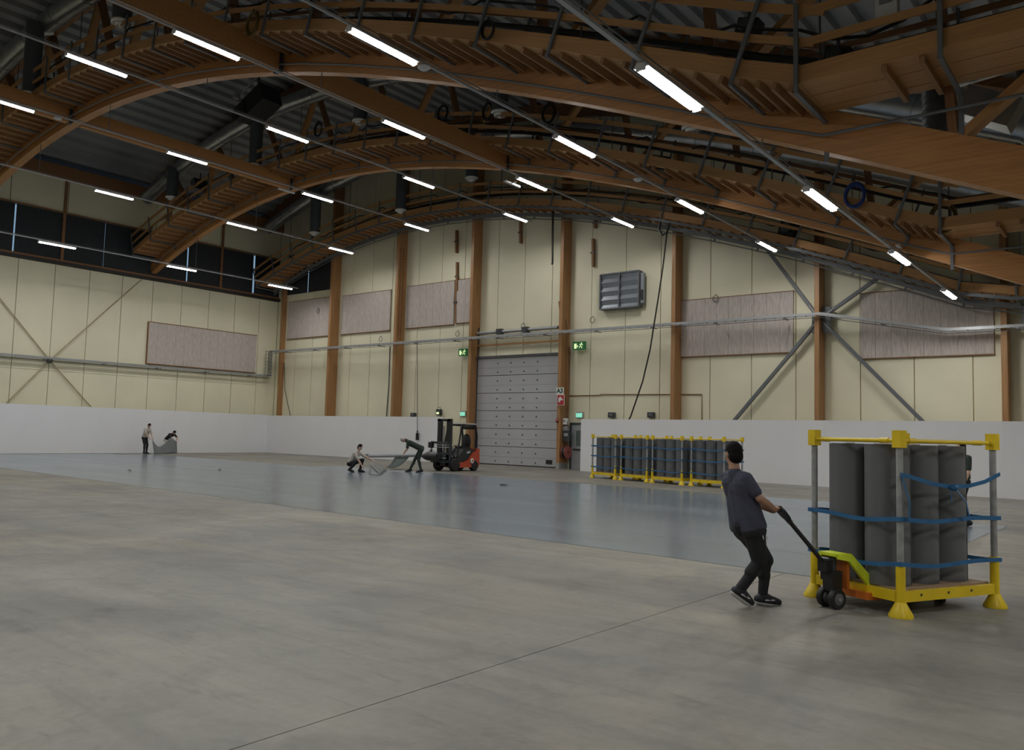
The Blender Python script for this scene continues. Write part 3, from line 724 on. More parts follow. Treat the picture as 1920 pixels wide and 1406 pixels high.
for px, py, lab in ((597, 583, 'ring hook on the felt panel nearest the corner'), (714, 636, 'ring hook below the second felt panel'), (858, 626, 'ring hook below the narrow felt strip'), (981, 612, 'ring hook above the sectional door'), (1111, 600, 'ring hook left below the louvred vent'), (1342, 560, 'ring hook on top of the long right felt panel')):
    p = atY(px, py, EW - .14); t = thing('wall_ring', lab, 'ring hook', p)
    MB().tube([p + V((.14 * math.cos(a), -.02, .16 * math.sin(a))) for a in np.linspace(0, 2 * math.pi, 13)[:-1]], .015, 5, True).build('ring', DSTEEL, t)
    MB().tube([p + V((0, -.02, .16)), p + V((0, .06, .22))], .015, 5).build('hook', DSTEEL, t)

# ------------------------------------------------------------------ white partitions
def partition(lab, a, b, h, th=.1, panel=2.0):
    a, b = V((*a, 0)), V((*b, 0)); d = b - a; n = max(1, round(d.length / panel)); u = d.normalized(); nn = V((-u.y, u.x, 0))
    t = thing('partition_wall', lab, 'partition', a, group='white partition walls')
    for k in range(n):
        p = a + d * (k / n) + u * .0006; q = a + d * ((k + 1) / n) - u * .0006
        piece('partition_panel', WHITE, p + V((0, 0, h / 2)), q + V((0, 0, h / 2)), th, h, t)
    return t
partition('white partition wall standing along the left side wall', (-47.4, 8.0), (-49.80, 34.66), 2.66)
partition('white partition wall between the far left corner and the forklift', (-49.75, 34.72), (-32.6, 34.62), 2.62)
partition('white partition wall behind the row of roll racks on the right', (-22.55, 33.9), (4.0, 30.5), 2.55)

# ------------------------------------------------------------------ laid floor sheets
t = thing('floor_covering', 'large blue-grey vinyl floor covering laid across the concrete', 'floor covering', (-24, 16, 0))
def ynear(x): return 11.85 + (x + 33.07) * (10.40 - 11.85) / (29.67)
edges_ = [0, 2.0, 4.0, 6.0, 8.0, 10.0, 12.0, 13.6]
xr = [-2.62, -2.75, -2.7, -2.7, -2.65, -6.2, -6.3]; xl = [-46.8, -46.9, -47.0, -47.2, -47.3, -46.0, -30.5]
for k in range(7):
    m = MB(); o0, o1 = edges_[k] + .004, edges_[k + 1] - .004
    xsn = arcs(xl[k], xr[k], 4.0); vs = []
    z0, z1 = .0005, .0045 + .0012 * (k % 2)
    for x in xsn:
        for o in (o0, o1):
            vs += [V((x, ynear(x) + o, z0)), V((x, ynear(x) + o, z1))]
    f = []
    for i in range(len(xsn) - 1):
        a = 4 * i; b_ = a + 4
        f += [(a + 1, b_ + 1, b_ + 3, a + 3), (a, a + 1, a + 3, a + 2) if i == 0 else (a, a + 1, b_ + 1, b_), (a, a + 1, b_ + 1, b_) if i == 0 else (a + 2, b_ + 2, b_ + 3, a + 3), (a + 2, b_ + 2, b_ + 3, a + 3)]
    a = 4 * (len(xsn) - 1); f.append((a, a + 2, a + 3, a + 1))
    f = list(dict.fromkeys(f))
    m.add(vs, f).build('sheet_strip', PVC, t)
# crumpled offcuts lying on the sheets
for px, py, s, lab in ((945, 909, .22, 'small black scrap lying on the floor covering, right of the forklift'), (412, 881, .12, 'small dark scrap on the floor covering, left'), (243, 882, .11, 'tiny dark scrap on the floor covering, far left')):
    p = atZ(px, py, .02); t = thing('floor_scrap', lab, 'scrap', p); m = MB()
    pts = [p + V((s * math.cos(a) * random.uniform(.5, 1.2), s * .6 * math.sin(a) * random.uniform(.5, 1.2), random.uniform(-.01, .03))) for a in np.linspace(0, 6.28, 9)[:-1]]
    m.add(pts + [p + V((0, 0, .04))], [(i, (i + 1) % 8, 8) for i in range(8)] + [tuple(reversed(range(8)))]).build('crumpled_sheet', BLACK, t)

# ------------------------------------------------------------------ roll racks
RA, RB, RH = 1.08, 1.42, 1.80
def make_rack(loc, rz, lab):
    t = thing('roll_rack', lab, 'rack', loc, rz, group='yellow roll racks'); M0 = MW[t.name]
    def w(x, y, z): return M0 @ V((x, y, z))
    rot = M0.to_3x3()
    for sx in (-1, 1):
        for sy_ in (-1, 1):
            x, y = sx * RA / 2, sy_ * RB / 2
            p = MB().tube([w(x, y, .50), w(x, y, RH - .16)], .033, 12).build('post', STEEL, t, True)
            MB().lathe([(.115, .0), (.115, .02), (.075, .09), (.05, .14)], 16, w(x, y, 0)).build('bell_foot', YEL, t, True)
            MB().tube([w(x, y, .12), w(x, y, .52)], .045, 12).build('sleeve', YEL, t, True)
            MB().box(w(x, y, RH - .085), (.095, .095, .17), rot).build('post_cup', YEL, t)
    for s in (-1, 1):
        MB().tube([w(-RA / 2, s * RB / 2, RH - .1), w(RA / 2, s * RB / 2, RH - .1)], .02, 10).build('top_bar', YEL, t, True)
        MB().tube([w(s * RA / 2, -RB / 2, RH - .1), w(s * RA / 2, RB / 2, RH - .1)], .02, 10).build('top_bar', YEL, t, True)
        MB().tube([w(s * RA / 2, -RB / 2 + .12, RH - .1), w(s * RA / 2, -RB / 2 + .22, RH - .1)], .028, 10).build('bar_socket', YEL, t, True)
        MB().tube([w(RA / 2 - .12, s * RB / 2, RH - .1), w(RA / 2 - .22, s * RB / 2, RH - .1)], .028, 10).build('bar_socket', YEL, t, True)
        b1 = MB().bar(w(-RA / 2 + .04, s * RB / 2, .19), w(RA / 2 - .04, s * RB / 2, .19), .05, .10).build('base_beam', YEL, t)
        b2 = MB().bar(w(s * RA / 2, -RB / 2 + .04, .19), w(s * RA / 2, RB / 2 - .04, .19), .05, .10).build('base_beam', YEL, t)
        for q in (-.45, -.05, .3):
            ex = M0.to_3x3() @ V((s, 0, 0)); c = w(s * (RA / 2 + .02), q, .2)
            MB().tube([c, c + ex * .01], .014, 8).build('bolt_hole', DSTEEL, b2)
    MB().bar(w(0, -RB / 2, .19), w(0, RB / 2, .19), .06, .09).build('cross_member', YEL, t)
    MB().box(w(0, 0, .247), (RA - .08, RB - .08, .018), rot).build('deck_board', PLY, t)
    return t
def make_roll(loc, lab, r, h, grp, proto=[None]):
    if proto[0] is None:
        t = thing('floor_roll', lab, 'roll', loc, group=grp)
        c = V(loc); pts = []
        n = 40
        for i in range(n): pts.append((1.0, i))
        m = MB().lathe([(.0001 + .2, h), (r, h), (r, 0), (.2, 0)], 32, c); m.build('wound_sheet', ROLL_M, t, True)
        sp = []
        for i in range(120):
            a = i * .42; rad = .035 + (r - .04) * i / 120; sp.append(c + V((rad * math.cos(a), rad * math.sin(a), h + .001)))
        MB().lathe([(.04, h - .004), (r - .005, h - .002), (r - .005, h - .03), (.04, h - .03)], 32, c).build('roll_end', ROLLT, t, True)
        MB().tube(sp, .003, 4).build('spiral_edge', ROLL_M, t)
        MB().lathe([(.045, .01), (.045, h + .012), (.032, h + .012), (.032, .01)], 16, c).build('core', PLY, t, True)
        MB().bar(c + V((r + .002, .0, h / 2)), c + V((r + .002, .001, h / 2)), .004, .004).v
        m = MB().box(c + V((r - .012, .05, h / 2)), (.03, .012, h - .004), Matrix.Rotation(.2, 3, 'Z')); m.build('free_edge', ROLL_M, t)
        proto[0] = t; return t
    return copy_tree(proto[0], Matrix.Translation(V(loc)) @ Matrix.Rotation(random.uniform(0, 6.28), 4, 'Z'), lab)
def strap(t_rack, z, lab, sag=0.0, open_side=None):
    M0 = MW[t_rack.name]; a, b = RA / 2 + .045, RB / 2 + .045
    c = [(-a, -b), (a, -b), (a, b), (-a, b)]; pts = []
    for i in range(4):
        p, q = V((*c[i], 0)), V((*c[(i + 1) % 4], 0)); n = V((-(q - p).y, (q - p).x, 0)).normalized()
        for k in range(8):
            f = k / 8; s4 = 4 * f * (1 - f); pts.append(p + (q - p) * f + n * .028 * s4 + V((0, 0, z - sag * s4 * (.8 if i % 2 else 1.1) + .012 * math.sin(i * 2 + k))))
    h, th = .042, .006; vs = []; n = len(pts)
    for p in pts:
        o = V((p.x, p.y, 0)).normalized() * th
        vs += [M0 @ (p + V((0, 0, -h / 2))), M0 @ (p + V((0, 0, h / 2))), M0 @ (p + o + V((0, 0, h / 2))), M0 @ (p + o + V((0, 0, -h / 2)))]
    f = []
    for i in range(n):
        j = (i + 1) % n
        for k in range(4): f.append((4 * i + k, 4 * i + (k + 1) % 4, 4 * j + (k + 1) % 4, 4 * j + k))
    t = thing('tie_strap', lab, 'strap', M0 @ V((0, 0, z)), group='blue tie straps')
    MB().add(vs, f).build('webbing', STRAP, t)
    return t

rk_rot = math.atan2(-.43, .90)
rack = make_rack((-2.21, 9.536, 0), rk_rot, 'nearest yellow roll rack, on the pallet jack in the right foreground')
M0 = MW[rack.name]
rl = {}
posn = ['left', 'right']
names_r = [['grey vinyl roll in the near rack, far right corner', 'grey vinyl roll in the near rack, middle of the right side', 'grey vinyl roll in the near rack, front roll at the near corner post'],
           ['grey vinyl roll in the near rack, hidden far left corner', 'grey vinyl roll in the near rack, middle of the hidden left side', 'grey vinyl roll in the near rack, leftmost roll beside the jack handle']]
for i, x in enumerate((.20, -.262)):
    for j, y in enumerate((.385, -.045, -.475)):
        p = M0 @ V((x, y, .257)); make_roll(p, names_r[i][j], .214, 1.40, 'vinyl rolls standing in the near rack')
strap(rack, .93, 'blue tie strap around the middle of the near rack', .02)
strap(rack, .50, 'blue tie strap around the lower part of the near rack', .03)
# upper strap: only on the right-hand face, with a knot and a hanging end
t = thing('tie_strap', 'blue tie strap knotted across the upper right face of the near rack', 'strap', M0 @ V((RA / 2, 0, 1.36)), group='blue tie straps')
def wl(x, y, z): return M0 @ V((x, y, z))
def ribbon(pts, name, par, hgt=.04, thick=.006, up=(0, 0, 1)):
    for a, b in zip(pts[:-1], pts[1:]): MB().bar(a, b, thick, hgt, up).build(name, STRAP, par)
xo = RA / 2 + .05
ribbon([wl(xo, -RB / 2 - .05, 1.37), wl(xo, -.62, 1.35), wl(xo + .005, -.3, 1.28), wl(xo + .01, -.02, 1.25), wl(xo + .005, .25, 1.26), wl(xo, .5, 1.30), wl(xo, RB / 2 + .04, 1.38)], 'webbing', t)
MB().ell(wl(xo + .03, -.03, 1.245), (.05, .05, .035)).build('knot', STRAP, t, True)
ribbon([wl(xo + .03, -.05, 1.24), wl(xo + .035, -.07, 1.16), wl(xo + .03, -.06, 1.10)], 'loose_end', t, .035, .006, (0, 1, 0))
ribbon([wl(xo + .03, -.0, 1.23), wl(xo + .03, .16, 1.10), wl(xo + .02, .22, .95)], 'loose_end', t, .035, .006, (0, 1, 0))
ribbon([wl(xo, -RB / 2 - .03, 1.36), wl(xo + .02, -RB / 2 + .05, 1.1), wl(xo + .02, -RB / 2 + .04, .93)], 'loose_end', t, .04, .006, (0, 1, 0))

fr = [((-18.58, 28.82), (-17.26, 28.41)), ((-16.90, 28.33), (-15.60, 27.98)), ((-15.22, 27.85), (-13.93, 27.56)), ((-13.47, 27.53), (-12.13, 27.25))]
lab_f = ['leftmost yellow roll rack standing by the far white partition', 'second yellow roll rack from the left by the far white partition', 'third yellow roll rack from the left by the far white partition', 'rightmost far yellow roll rack, half hidden behind the man']
for k, (a, b) in enumerate(fr):
    a, b = V((*a, 0)), V((*b, 0)); u = (b - a).normalized(); nrm = V((-u.y, u.x, 0)); c = (a + b) / 2 + nrm * RA / 2
    r_ = make_rack(c, math.atan2(u.y, u.x) - math.pi / 2 + math.pi, lab_f[k]) if False else make_rack(c, math.atan2(u.y, u.x) + math.pi / 2, lab_f[k])
    Mk = MW[r_.name]
    for i, x in enumerate((-.262, .262)):       # local -x is the side facing the camera
        for j, y in enumerate((.465, 0., -.465)):
            lab = 'grey vinyl roll in %s, %s' % (['the leftmost far rack', 'the second far rack', 'the third far rack', 'the rightmost far rack'][k], [['front row left', 'front row middle', 'front row right'], ['back row left', 'back row middle', 'back row right']][i][j])
            make_roll(Mk @ V((x, y, .257)), lab, .214, 1.40, 'vinyl rolls standing in the far racks')
    for z, nm in ((1.33, 'upper'), (.92, 'middle'), (.47, 'lower')):
        strap(r_, z, '%s blue tie strap around %s' % (nm, ['the leftmost far rack', 'the second far rack', 'the third far rack', 'the rightmost far rack'][k]), .03)

# ------------------------------------------------------------------ pallet jack
jv = V((.43, .90, 0)).normalized(); ju = V((.90, -.43, 0)).normalized()       # into the rack / sideways
jc = M0 @ V((-.02, -RB / 2 - .30, 0))
j = thing('pallet_jack', 'lime and orange hand pallet jack under the near rack', 'pallet jack', jc)
def jp(x, y, z): return jc + ju * x + jv * y + V((0, 0, z))
RJ = Matrix((ju, jv, V((0, 0, 1)))).transposed()
for s in (-1, 1):
    wl_ = MB().lathe([(.03, -.03), (.095, -.03), (.10, -.022), (.10, .022), (.095, .03), (.03, .03)], 24, jp(s * .075, -.02, .10), RJ @ Matrix.Rotation(math.pi / 2, 3, 'Y')).build('steer_wheel', BLACK, j, True)
    MB().lathe([(.0001, -.034), (.055, -.034), (.06, -.03), (.06, .03), (.055, .034), (.0001, .034)], 20, jp(s * .075, -.02, .10), RJ @ Matrix.Rotation(math.pi / 2, 3, 'Y')).build('hub', GSTEEL, wl_, True)
MB().tube([jp(-.12, -.02, .10), jp(.12, -.02, .10)], .018, 8).build('axle', STEEL, j)
MB().box(jp(0, 0, .27), (.13, .13, .2), RJ).build('hydraulic_pump', BLACK, j)
MB().tube([jp(0, 0, .15), jp(0, 0, .50)], .04, 12).build('ram', DSTEEL, j, True)
MB().box(jp(-.08, .0, .32), (.06, .1, .1), RJ).build('valve_block', BLACK, j)
m = MB(); 
m.box(jp(0, .03, .535), (.22, .16, .03), RJ); m.build('top_plate', LIME, j)
for s in (-1, 1):
    q = [jp(s * .10, -.05, .55), jp(s * .10, .12, .55), jp(s * .16, .49, .19), jp(s * .16, .49, .12), jp(s * .155, .41, .12), jp(s * .105, .09, .475), jp(s * .10, -.05, .50)]
    MB().prism(q, ju * .035 * s).build('side_plate', LIME, j)
MB().box(jp(0, .30, .14), (.50, .16, .07), RJ).build('fork_yoke', ORG, j)
MB().box(jp(0, .13, .36), (.17, .03, .34), RJ).build('back_plate', ORG, j)
for s in (-1, 1):
    fk = MB().prism([jp(s * .19 - .075, .3, .10), jp(s * .19 + .075, .3, .10), jp(s * .19 + .075, 1.45, .10), jp(s * .19 + .03, 1.56, .10), jp(s * .19 - .03, 1.56, .10), jp(s * .19 - .075, 1.45, .10)], (0, 0, .035)).build('fork', ORG, j)
    MB().tube([jp(s * .19 - .045, 1.36, .042), jp(s * .19 + .045, 1.36, .042)], .04, 14).build('load_wheel', BLACK, j, True)
    MB().box(jp(s * .19, 1.36, .075), (.03, .1, .05), RJ).build('wheel_bracket', DSTEEL, j)
h0 = jp(-.03, -.06, .42); HD0 = 8.36
h1 = atH(1480, 977, HD0 - .0); h2 = atH(1466, 961, HD0 - .0)
MB().tube([h0, h1], .022, 10).build('handle_shaft', BLACK, j, True)
MB().box(h0, (.12, .1, .12), RJ).build('handle_pivot', BLACK, j)
hd = (h1 - h0).normalized(); hs = hd.cross(V((0, 0, 1))).normalized()
loop = [h1, h1 + hs * .07 + hd * .05, h1 + hs * .085 + hd * .14, h1 + hs * .05 + hd * .19, h1 - hs * .05 + hd * .19, h1 - hs * .085 + hd * .14, h1 - hs * .07 + hd * .05]
MB().tube(loop, .016, 8, True).build('handle_loop', BLACK, j, True)
MB().bar(h1 - hd * .02, h1 + hd * .15, .03, .05).build('control_lever', DSTEEL, j)
GRIP = h1 + hd * .19

# ------------------------------------------------------------------ people
def remesh(mb, name, material, voxel, parent, smooth_it=3, clips=()):
    me = bpy.data.meshes.new(name + '_src'); me.from_pydata([tuple(q) for q in mb.v], [], mb.f)
    bm = bmesh.new(); bm.from_mesh(me); bmesh.ops.recalc_face_normals(bm, faces=bm.faces); bm.to_mesh(me); bm.free()
    o = bpy.data.objects.new(name + '_src', me); COL.objects.link(o)
    md = o.modifiers.new('r', 'REMESH'); md.mode = 'VOXEL'; md.voxel_size = voxel; md.use_smooth_shade = True
    ms = o.modifiers.new('s', 'SMOOTH'); ms.iterations = smooth_it; ms.factor = .5
    dg = bpy.context.evaluated_depsgraph_get(); dg.update()
    out = bpy.data.meshes.new_from_object(o.evaluated_get(dg)); bpy.data.objects.remove(o); bpy.data.meshes.remove(me)
    bm = bmesh.new(); bm.from_mesh(out)
    for co, no in clips:
        bmesh.ops.bisect_plane(bm, geom=bm.verts[:] + bm.edges[:] + bm.faces[:], plane_co=co, plane_no=no, clear_outer=True)
        ed = [e for e in bm.edges if e.is_boundary]
        if ed: bmesh.ops.holes_fill(bm, edges=ed)
    bmesh.ops.transform(bm, matrix=inv_of(parent), verts=bm.verts)
    bm.to_mesh(out); bm.free()
    out.name = name; out.materials.clear(); out.materials.append(material)
    for p in out.polygons: p.use_smooth = True
    return link(name, out, parent)

def hand(mb, wr, d, side, palm_n, curl=.9, s=1.0):
    """palm with four fingers curling towards palm_n and a thumb on the side"""
    d = d.normalized(); side = (side - d * side.dot(d)).normalized(); pn = (palm_n - d * palm_n.dot(d)); pn = (pn - side * pn.dot(side)).normalized()
    pc = wr + d * .05 * s
    for k in (-1.2, -.4, .4, 1.2): mb.cap(wr + side * .010 * k * s, .017 * s, wr + d * .085 * s + side * .019 * k * s, .0135 * s, 8)
    for k, L in ((-1.5, .062), (-.5, .075), (.5, .080), (1.5, .072)):
        p = wr + d * .088 * s + side * .0185 * k * s; a = 0.35 * curl; L *= s
        for seg, f in enumerate((.42, .33, .25)):
            dirn = d * math.cos(a) + pn * math.sin(a); q = p + dirn * L * f * 1.25
            mb.cap(p, (.0095 - .0008 * seg) * s, q, (.0088 - .001 * seg) * s, 8); p = q; a += .75 * curl
    t0 = wr + d * .03 * s + side * .03 * s; t1 = t0 + (d * .6 + side * .55 + pn * .4).normalized() * .045 * s; t2 = t1 + (d * .75 + pn * .65).normalized() * .032 * s
    mb.cap(t0, .013 * s, t1, .011 * s, 8); mb.cap(t1, .011 * s, t2, .009 * s, 8)

def person(lab, J, look, mats, voxel=.009, cap_hat=False, sleeve=.55, curl=.9, s=1.0, marks=False):
    """J: joints head, neck, sL,sR, eL,eR, wL,wR, pel, hL,hR, kL,kR, aL,aR, tL,tR (world points)"""
    skin, hairm, top, bot = mats; fat = J['fat'].z if 'fat' in J else 0.0
    J = {k: V(v) for k, v in J.items()}
    g = V(((J['aL'] + J['aR']) / 2)); g.z = 0
    t = thing('person', lab, 'person', g)
    look = look.normalized(); upv = (J['head'] - J['neck']).normalized(); sideh = upv.cross(look).normalized(); look = sideh.cross(upv).normalized()
    chest = (J['sL'] + J['sR']) / 2; back = (J['sL'] - J['sR']).normalized(); spine = (chest - J['pel']).normalized(); fwd = back.cross(spine).normalized() * 1.0
    if True:
        # forward = away from the spine bend: cross(left, up)
        fwd = back.cross(spine); fwd.normalize()
    b = MB()
    Rm = Matrix((sideh, look, upv)).transposed()
    hc = J['head']
    b.ell(hc, (.076 * s, .095 * s, .112 * s), Rm); b.ell(hc + look * .03 * s - upv * .055 * s, (.058 * s, .062 * s, .062 * s), Rm)
    b.cap(hc + look * .088 * s - upv * .0 * s, .010 * s, hc + look * .104 * s - upv * .028 * s, .014 * s, 8)            # nose
    b.cap(hc + look * .086 * s - upv * .062 * s - sideh * .018, .008 * s, hc + look * .086 * s - upv * .062 * s + sideh * .018, .008 * s, 8)   # lips
    for q in (-1, 1):
        b.ell(hc + sideh * q * .080 * s - upv * .01 * s - look * .005, (.012 * s, .02 * s, .032 * s), Rm)               # ears
        b.cap(hc + look * .082 * s + sideh * q * .032 * s + upv * .022 * s, .010 * s, hc + look * .082 * s + sideh * q * .02 * s + upv * .024 * s, .010 * s, 8)  # brow
    b.cap(J['neck'] - upv * .06 * s, .062 * s, hc - upv * .07 * s, .052 * s)
    def torso(m, e):
        ch = chest - spine * .10
        m.cap(J['sL'] - back * .045, (.062 + e) * s, J['sR'] + back * .045, (.062 + e) * s)
        for q in (-1, 1):
            m.cap(chest + back * q * .085 * s - spine * .06, (.105 + e) * s, J['pel'] + back * q * .06 * s + spine * .10, (.092 + e) * s)
        m.cap(ch + fwd * .02, (.105 + e) * s, J['pel'] + spine * .12, (.10 + e) * s)
        m.cap(J['neck'] - upv * .03, (.06 + e) * s, chest - spine * .04, (.085 + e) * s)
    def hips(m, e):
        m.cap(J['hL'], (.105 + e) * s, J['hR'], (.105 + e) * s)
        m.cap(J['pel'] + spine * .06, (.11 + e) * s, J['pel'] - fwd * .02, (.115 + e) * s)
    def arm(m, q, e, f=1.0):
        sh, el, wr = J['s' + q], J['e' + q], J['w' + q]
        if f >= 1:
            m.cap(sh, (.052 + e) * s, el, (.040 + e) * s); m.cap(el, (.042 + e) * s, el + (wr - el) * .45, (.040 + e) * s); m.cap(el + (wr - el) * .45, (.040 + e) * s, wr, (.028 + e) * s)
        else: m.cap(sh, (.056 + e) * s, sh + (el - sh) * (f + .2), (.052 + e) * s)
    def leg(m, q, e):
        hp, kn, an = J['h' + q], J['k' + q], J['a' + q]
        m.cap(hp, (.092 + fat + e) * s, kn, (.058 + fat * .6 + e) * s); m.cap(kn, (.058 + e) * s, kn + (an - kn) * .4 - (J['t' + q] - an).normalized() * .015, (.056 + e) * s)
        m.cap(kn + (an - kn) * .4, (.054 + e) * s, an, (.036 + e) * s)
    torso(b, -.012); hips(b, -.012)
    for q in 'LR':
        arm(b, q, 0); leg(b, q, -.008)
        d = (J['w' + q] - J['e' + q]); hand(b, J['w' + q], J.get('d' + q, d), back if q == 'L' else -back, J.get('p' + q, -spine), curl, s)
        b.cap(J['a' + q], .032 * s, J['t' + q] * .9 + J['a' + q] * .1 + V((0, 0, -.012)), .018 * s)
    remesh(b, 'body', skin, voxel, t)
    # hair
    hmb = MB(); hmb.ell(hc - look * .014 * s + upv * .022 * s, (.084 * s, .098 * s, .106 * s), Rm)
    hmb.ell(hc - look * .040 * s - upv * .030 * s, (.080 * s, .066 * s, .080 * s), Rm)
    remesh(hmb, 'hair' if not cap_hat else 'beanie', hairm, max(voxel * .9, .008), t, 2, [(hc + look * .066 * s + upv * .05 * s, (look * 1.0 - upv * .45).normalized())])
    # shirt
    sm = MB(); torso(sm, .010)
    sm.cap(J['pel'] + spine * .0 + back * .07 * s, (.120 + fat * 1.3) * s, chest - spine * .2 + back * .06 * s, .116 * s); sm.cap(J['pel'] - back * .07 * s, (.120 + fat * 1.3) * s, chest - spine * .2 - back * .06 * s, .116 * s); sm.cap(J['pel'] - fwd * .0, (.128 + fat * 1.2) * s, chest - spine * .12, .122 * s)
    clips = [(J['pel'] + spine * J.get('hem', V((0, 0, .02))).z, -spine)]
    if sleeve < 1:
        for q in 'LR': arm(sm, q, .010, sleeve)
        so = remesh(sm, 'shirt', top, voxel, t, 4, clips)
    else:
        for q in 'LR': arm(sm, q, .012)
        so = remesh(sm, 'jacket', top, voxel, t, 4, clips)
    tm = MB(); hips(tm, .004 + fat)
    for q in 'LR': leg(tm, q, .008); tm.cap(J['k' + q] + (J['a' + q] - J['k' + q]) * .5, .058 * s, J['a' + q] + V((0, 0, .03)), .050 * s)
    tr = remesh(tm, 'trousers', bot, voxel, t, 4)
    for q in 'LR':
        a, o = J['a' + q], J['t' + q]; d = (o - a); fl = V((d.x, d.y, 0)).normalized(); d.normalize()
        sd = d.cross(V((0, 0, 1))).normalized(); dn = sd.cross(d) * -1
        if dn.z > 0: dn = -dn
        heel = a - d * .045 * s + dn * .028 * s; ball = a + (o - a) * .72 + dn * .012 * s; toe = o + dn * .01 * s
        m = MB(); m.cap(heel, .044 * s, ball, .046 * s); m.cap(ball, .046 * s, toe, .034 * s); m.cap(a + V((0, 0, .012)), .050 * s, a + d * .09 + dn * .010, .046 * s); m.cap(a + d * .09 + dn * .008, .046 * s, ball, .045 * s)
        sh = remesh(m, 'shoe', SHOE, voxel * .8, t, 2)
        m = MB(); k = dn * .030 * s; m.cap(heel + k, .030 * s, ball + k, .034 * s); m.cap(ball + k, .034 * s, toe + k * .75, .024 * s)
        remesh(m, 'sole', SOLE if marks else SHOE, voxel * .8, sh, 1)
        if marks:
            c = a + (o - a) * .35 + sd * .042 + dn * .01
            MB().bar(c - d * .05 + dn * .012, c + d * .05 - dn * .012, .006, .014).build('side_stripe', SOLE, sh)
    return t, so, tr

# man pulling the jack (leaning back, head turned away)
def mh(x, y, o=0.0): return atH(x, y, HD0 + o)
rv = R0; 
J = dict(head=mh(1375, 850, .02), neck=mh(1377, 881, 0), sR=mh(1400, 897, -.14), sL=mh(1364, 894, .14), eR=mh(1424, 934, -.20), wR=mh(1453, 955, -.08), eL=mh(1405, 938, .20), wL=mh(1450, 958, .10),
         pel=mh(1402, 984, 0), hR=mh(1413, 994, -.08), hL=mh(1397, 992, .08), kR=mh(1424, 1052, -.07), kL=mh(1436, 1050, .09), aR=mh(1388, 1108, -.05), aL=mh(1430, 1119, .10), tR=mh(1410, 1128, -.03), tL=mh(1460, 1127, .13))
J['hem'] = V((0, 0, -.05)); J['fat'] = V((0, 0, .02))
dR = (GRIP - J['wR']).normalized(); J['dR'] = dR; J['dL'] = (GRIP - J['wL']).normalized(); J['pR'] = V((0, 0, -1)) + R0 * .2; J['pL'] = V((0, 0, -1)) + R0 * .2
man, shirt_o, trou_o = person('man in slate T-shirt and black trousers pulling the pallet jack', J, HF * 1.0 - R0 * .35, (SKIN, HAIR, TEE, BTROU), .0085, sleeve=.5, curl=1.0, marks=True)
for dx in (0, 7):       # two small pale marks on the thigh
    a, b = mh(1430 + dx, 1004, -.26), mh(1432 + dx, 1011, -.26)
    # bring the marks onto the cloth
    n = -HF; q = (a + b) / 2
    a = mh(1430 + dx, 1004, -.192 + .006 * dx); b = mh(1432 + dx, 1011, -.190 + .006 * dx)
    MB().bar(a, b, .010, .008, up=-HF).build('printed_mark', SOLE, trou_o)

# generic helper for the far people: forward f, left l, up z from a ground point
def frame_joints(base, fdir, spec):
    base = V((base[0], base[1], 0)); f = V((fdir[0], fdir[1], 0)).normalized(); l = V((-f.y, f.x, 0)); out = {}
    for k, (a, b, z) in spec.items(): out[k] = base + f * a + l * b + V((0, 0, z))
    return out, f, l
RD = R0; FDIR = HF
# person hidden behind the near rack
Jh, f, l = frame_joints((-3.32, 19.35), (-RD - HF * .2)[:2], dict(head=(.02, 0, 1.66), neck=(0, 0, 1.50), sL=(0, .19, 1.43), sR=(0, -.19, 1.43), eL=(.05, .24, 1.14), eR=(.05, -.24, 1.14), wL=(.15, .22, .9), wR=(.15, -.22, .9), pel=(0, 0, .98), hL=(0, .09, .93), hR=(0, -.09, .93), kL=(.12, .10, .5), kR=(-.08, -.10, .5), aL=(.2, .1, .09), aR=(-.22, -.1, .09), tL=(.38, .12, .04), tR=(-.05, -.12, .04)))
person('person with dark cap mostly hidden behind the near roll rack', Jh, f, (SKIN2, HAIR, GREENW, BTROU), .014, curl=.5)
# far left standing person holding the sheet
base = atZ(272, 851, 0)
J1, f, l = frame_joints(base[:2], (RD * .8 - HF * .35)[:2], dict(head=(.22, 0, 1.68), neck=(.14, 0, 1.53), sL=(.08, .19, 1.46), sR=(.1, -.19, 1.46), eL=(.2, .2, 1.18), eR=(.2, -.2, 1.18), wL=(.38, .12, .98), wR=(.38, -.12, .98), pel=(-.1, 0, 1.0), hL=(-.1, .09, .96), hR=(-.1, -.09, .96), kL=(.02, .11, .52), kR=(.02, -.09, .52), aL=(-.02, .1, .1), aR=(.04, -.12, .1), tL=(.18, .12, .04), tR=(.22, -.14, .04)))
person('person in light shirt and dark trousers lifting a sheet by the left partition', J1, f + V((0, 0, -.3)), (SKIN2, HAIR, BEIGE, BTROU), .015, curl=1.1, s=1.06)
HAND1 = (J1['wL'] + J1['wR']) / 2 + f * .1
# far left crouching person
base2 = atZ(312, 850, 0) + HF * .3
J2, f2, l2 = frame_joints(base2[:2], (RD * .9 - HF * .45)[:2], dict(head=(.42, 0, 1.30), neck=(.3, 0, 1.22), sL=(.2, .19, 1.18), sR=(.2, -.19, 1.18), eL=(.42, .24, .98), eR=(.44, -.2, .98), wL=(.5, .14, .76), wR=(.52, -.12, .76), pel=(-.22, 0, .86), hL=(-.22, .1, .82), hR=(-.22, -.1, .82), kL=(.2, .14, .55), kR=(.18, -.14, .55), aL=(-.05, .12, .1), aR=(-.02, -.12, .1), tL=(.16, .14, .04), tR=(.18, -.14, .04)))
person('person in dark clothes stooping behind the raised sheet by the left partition', J2, f2 + V((0, 0, -.6)), (SKIN2, HAIR, DARKS, BEIGE), .015, curl=1.1)
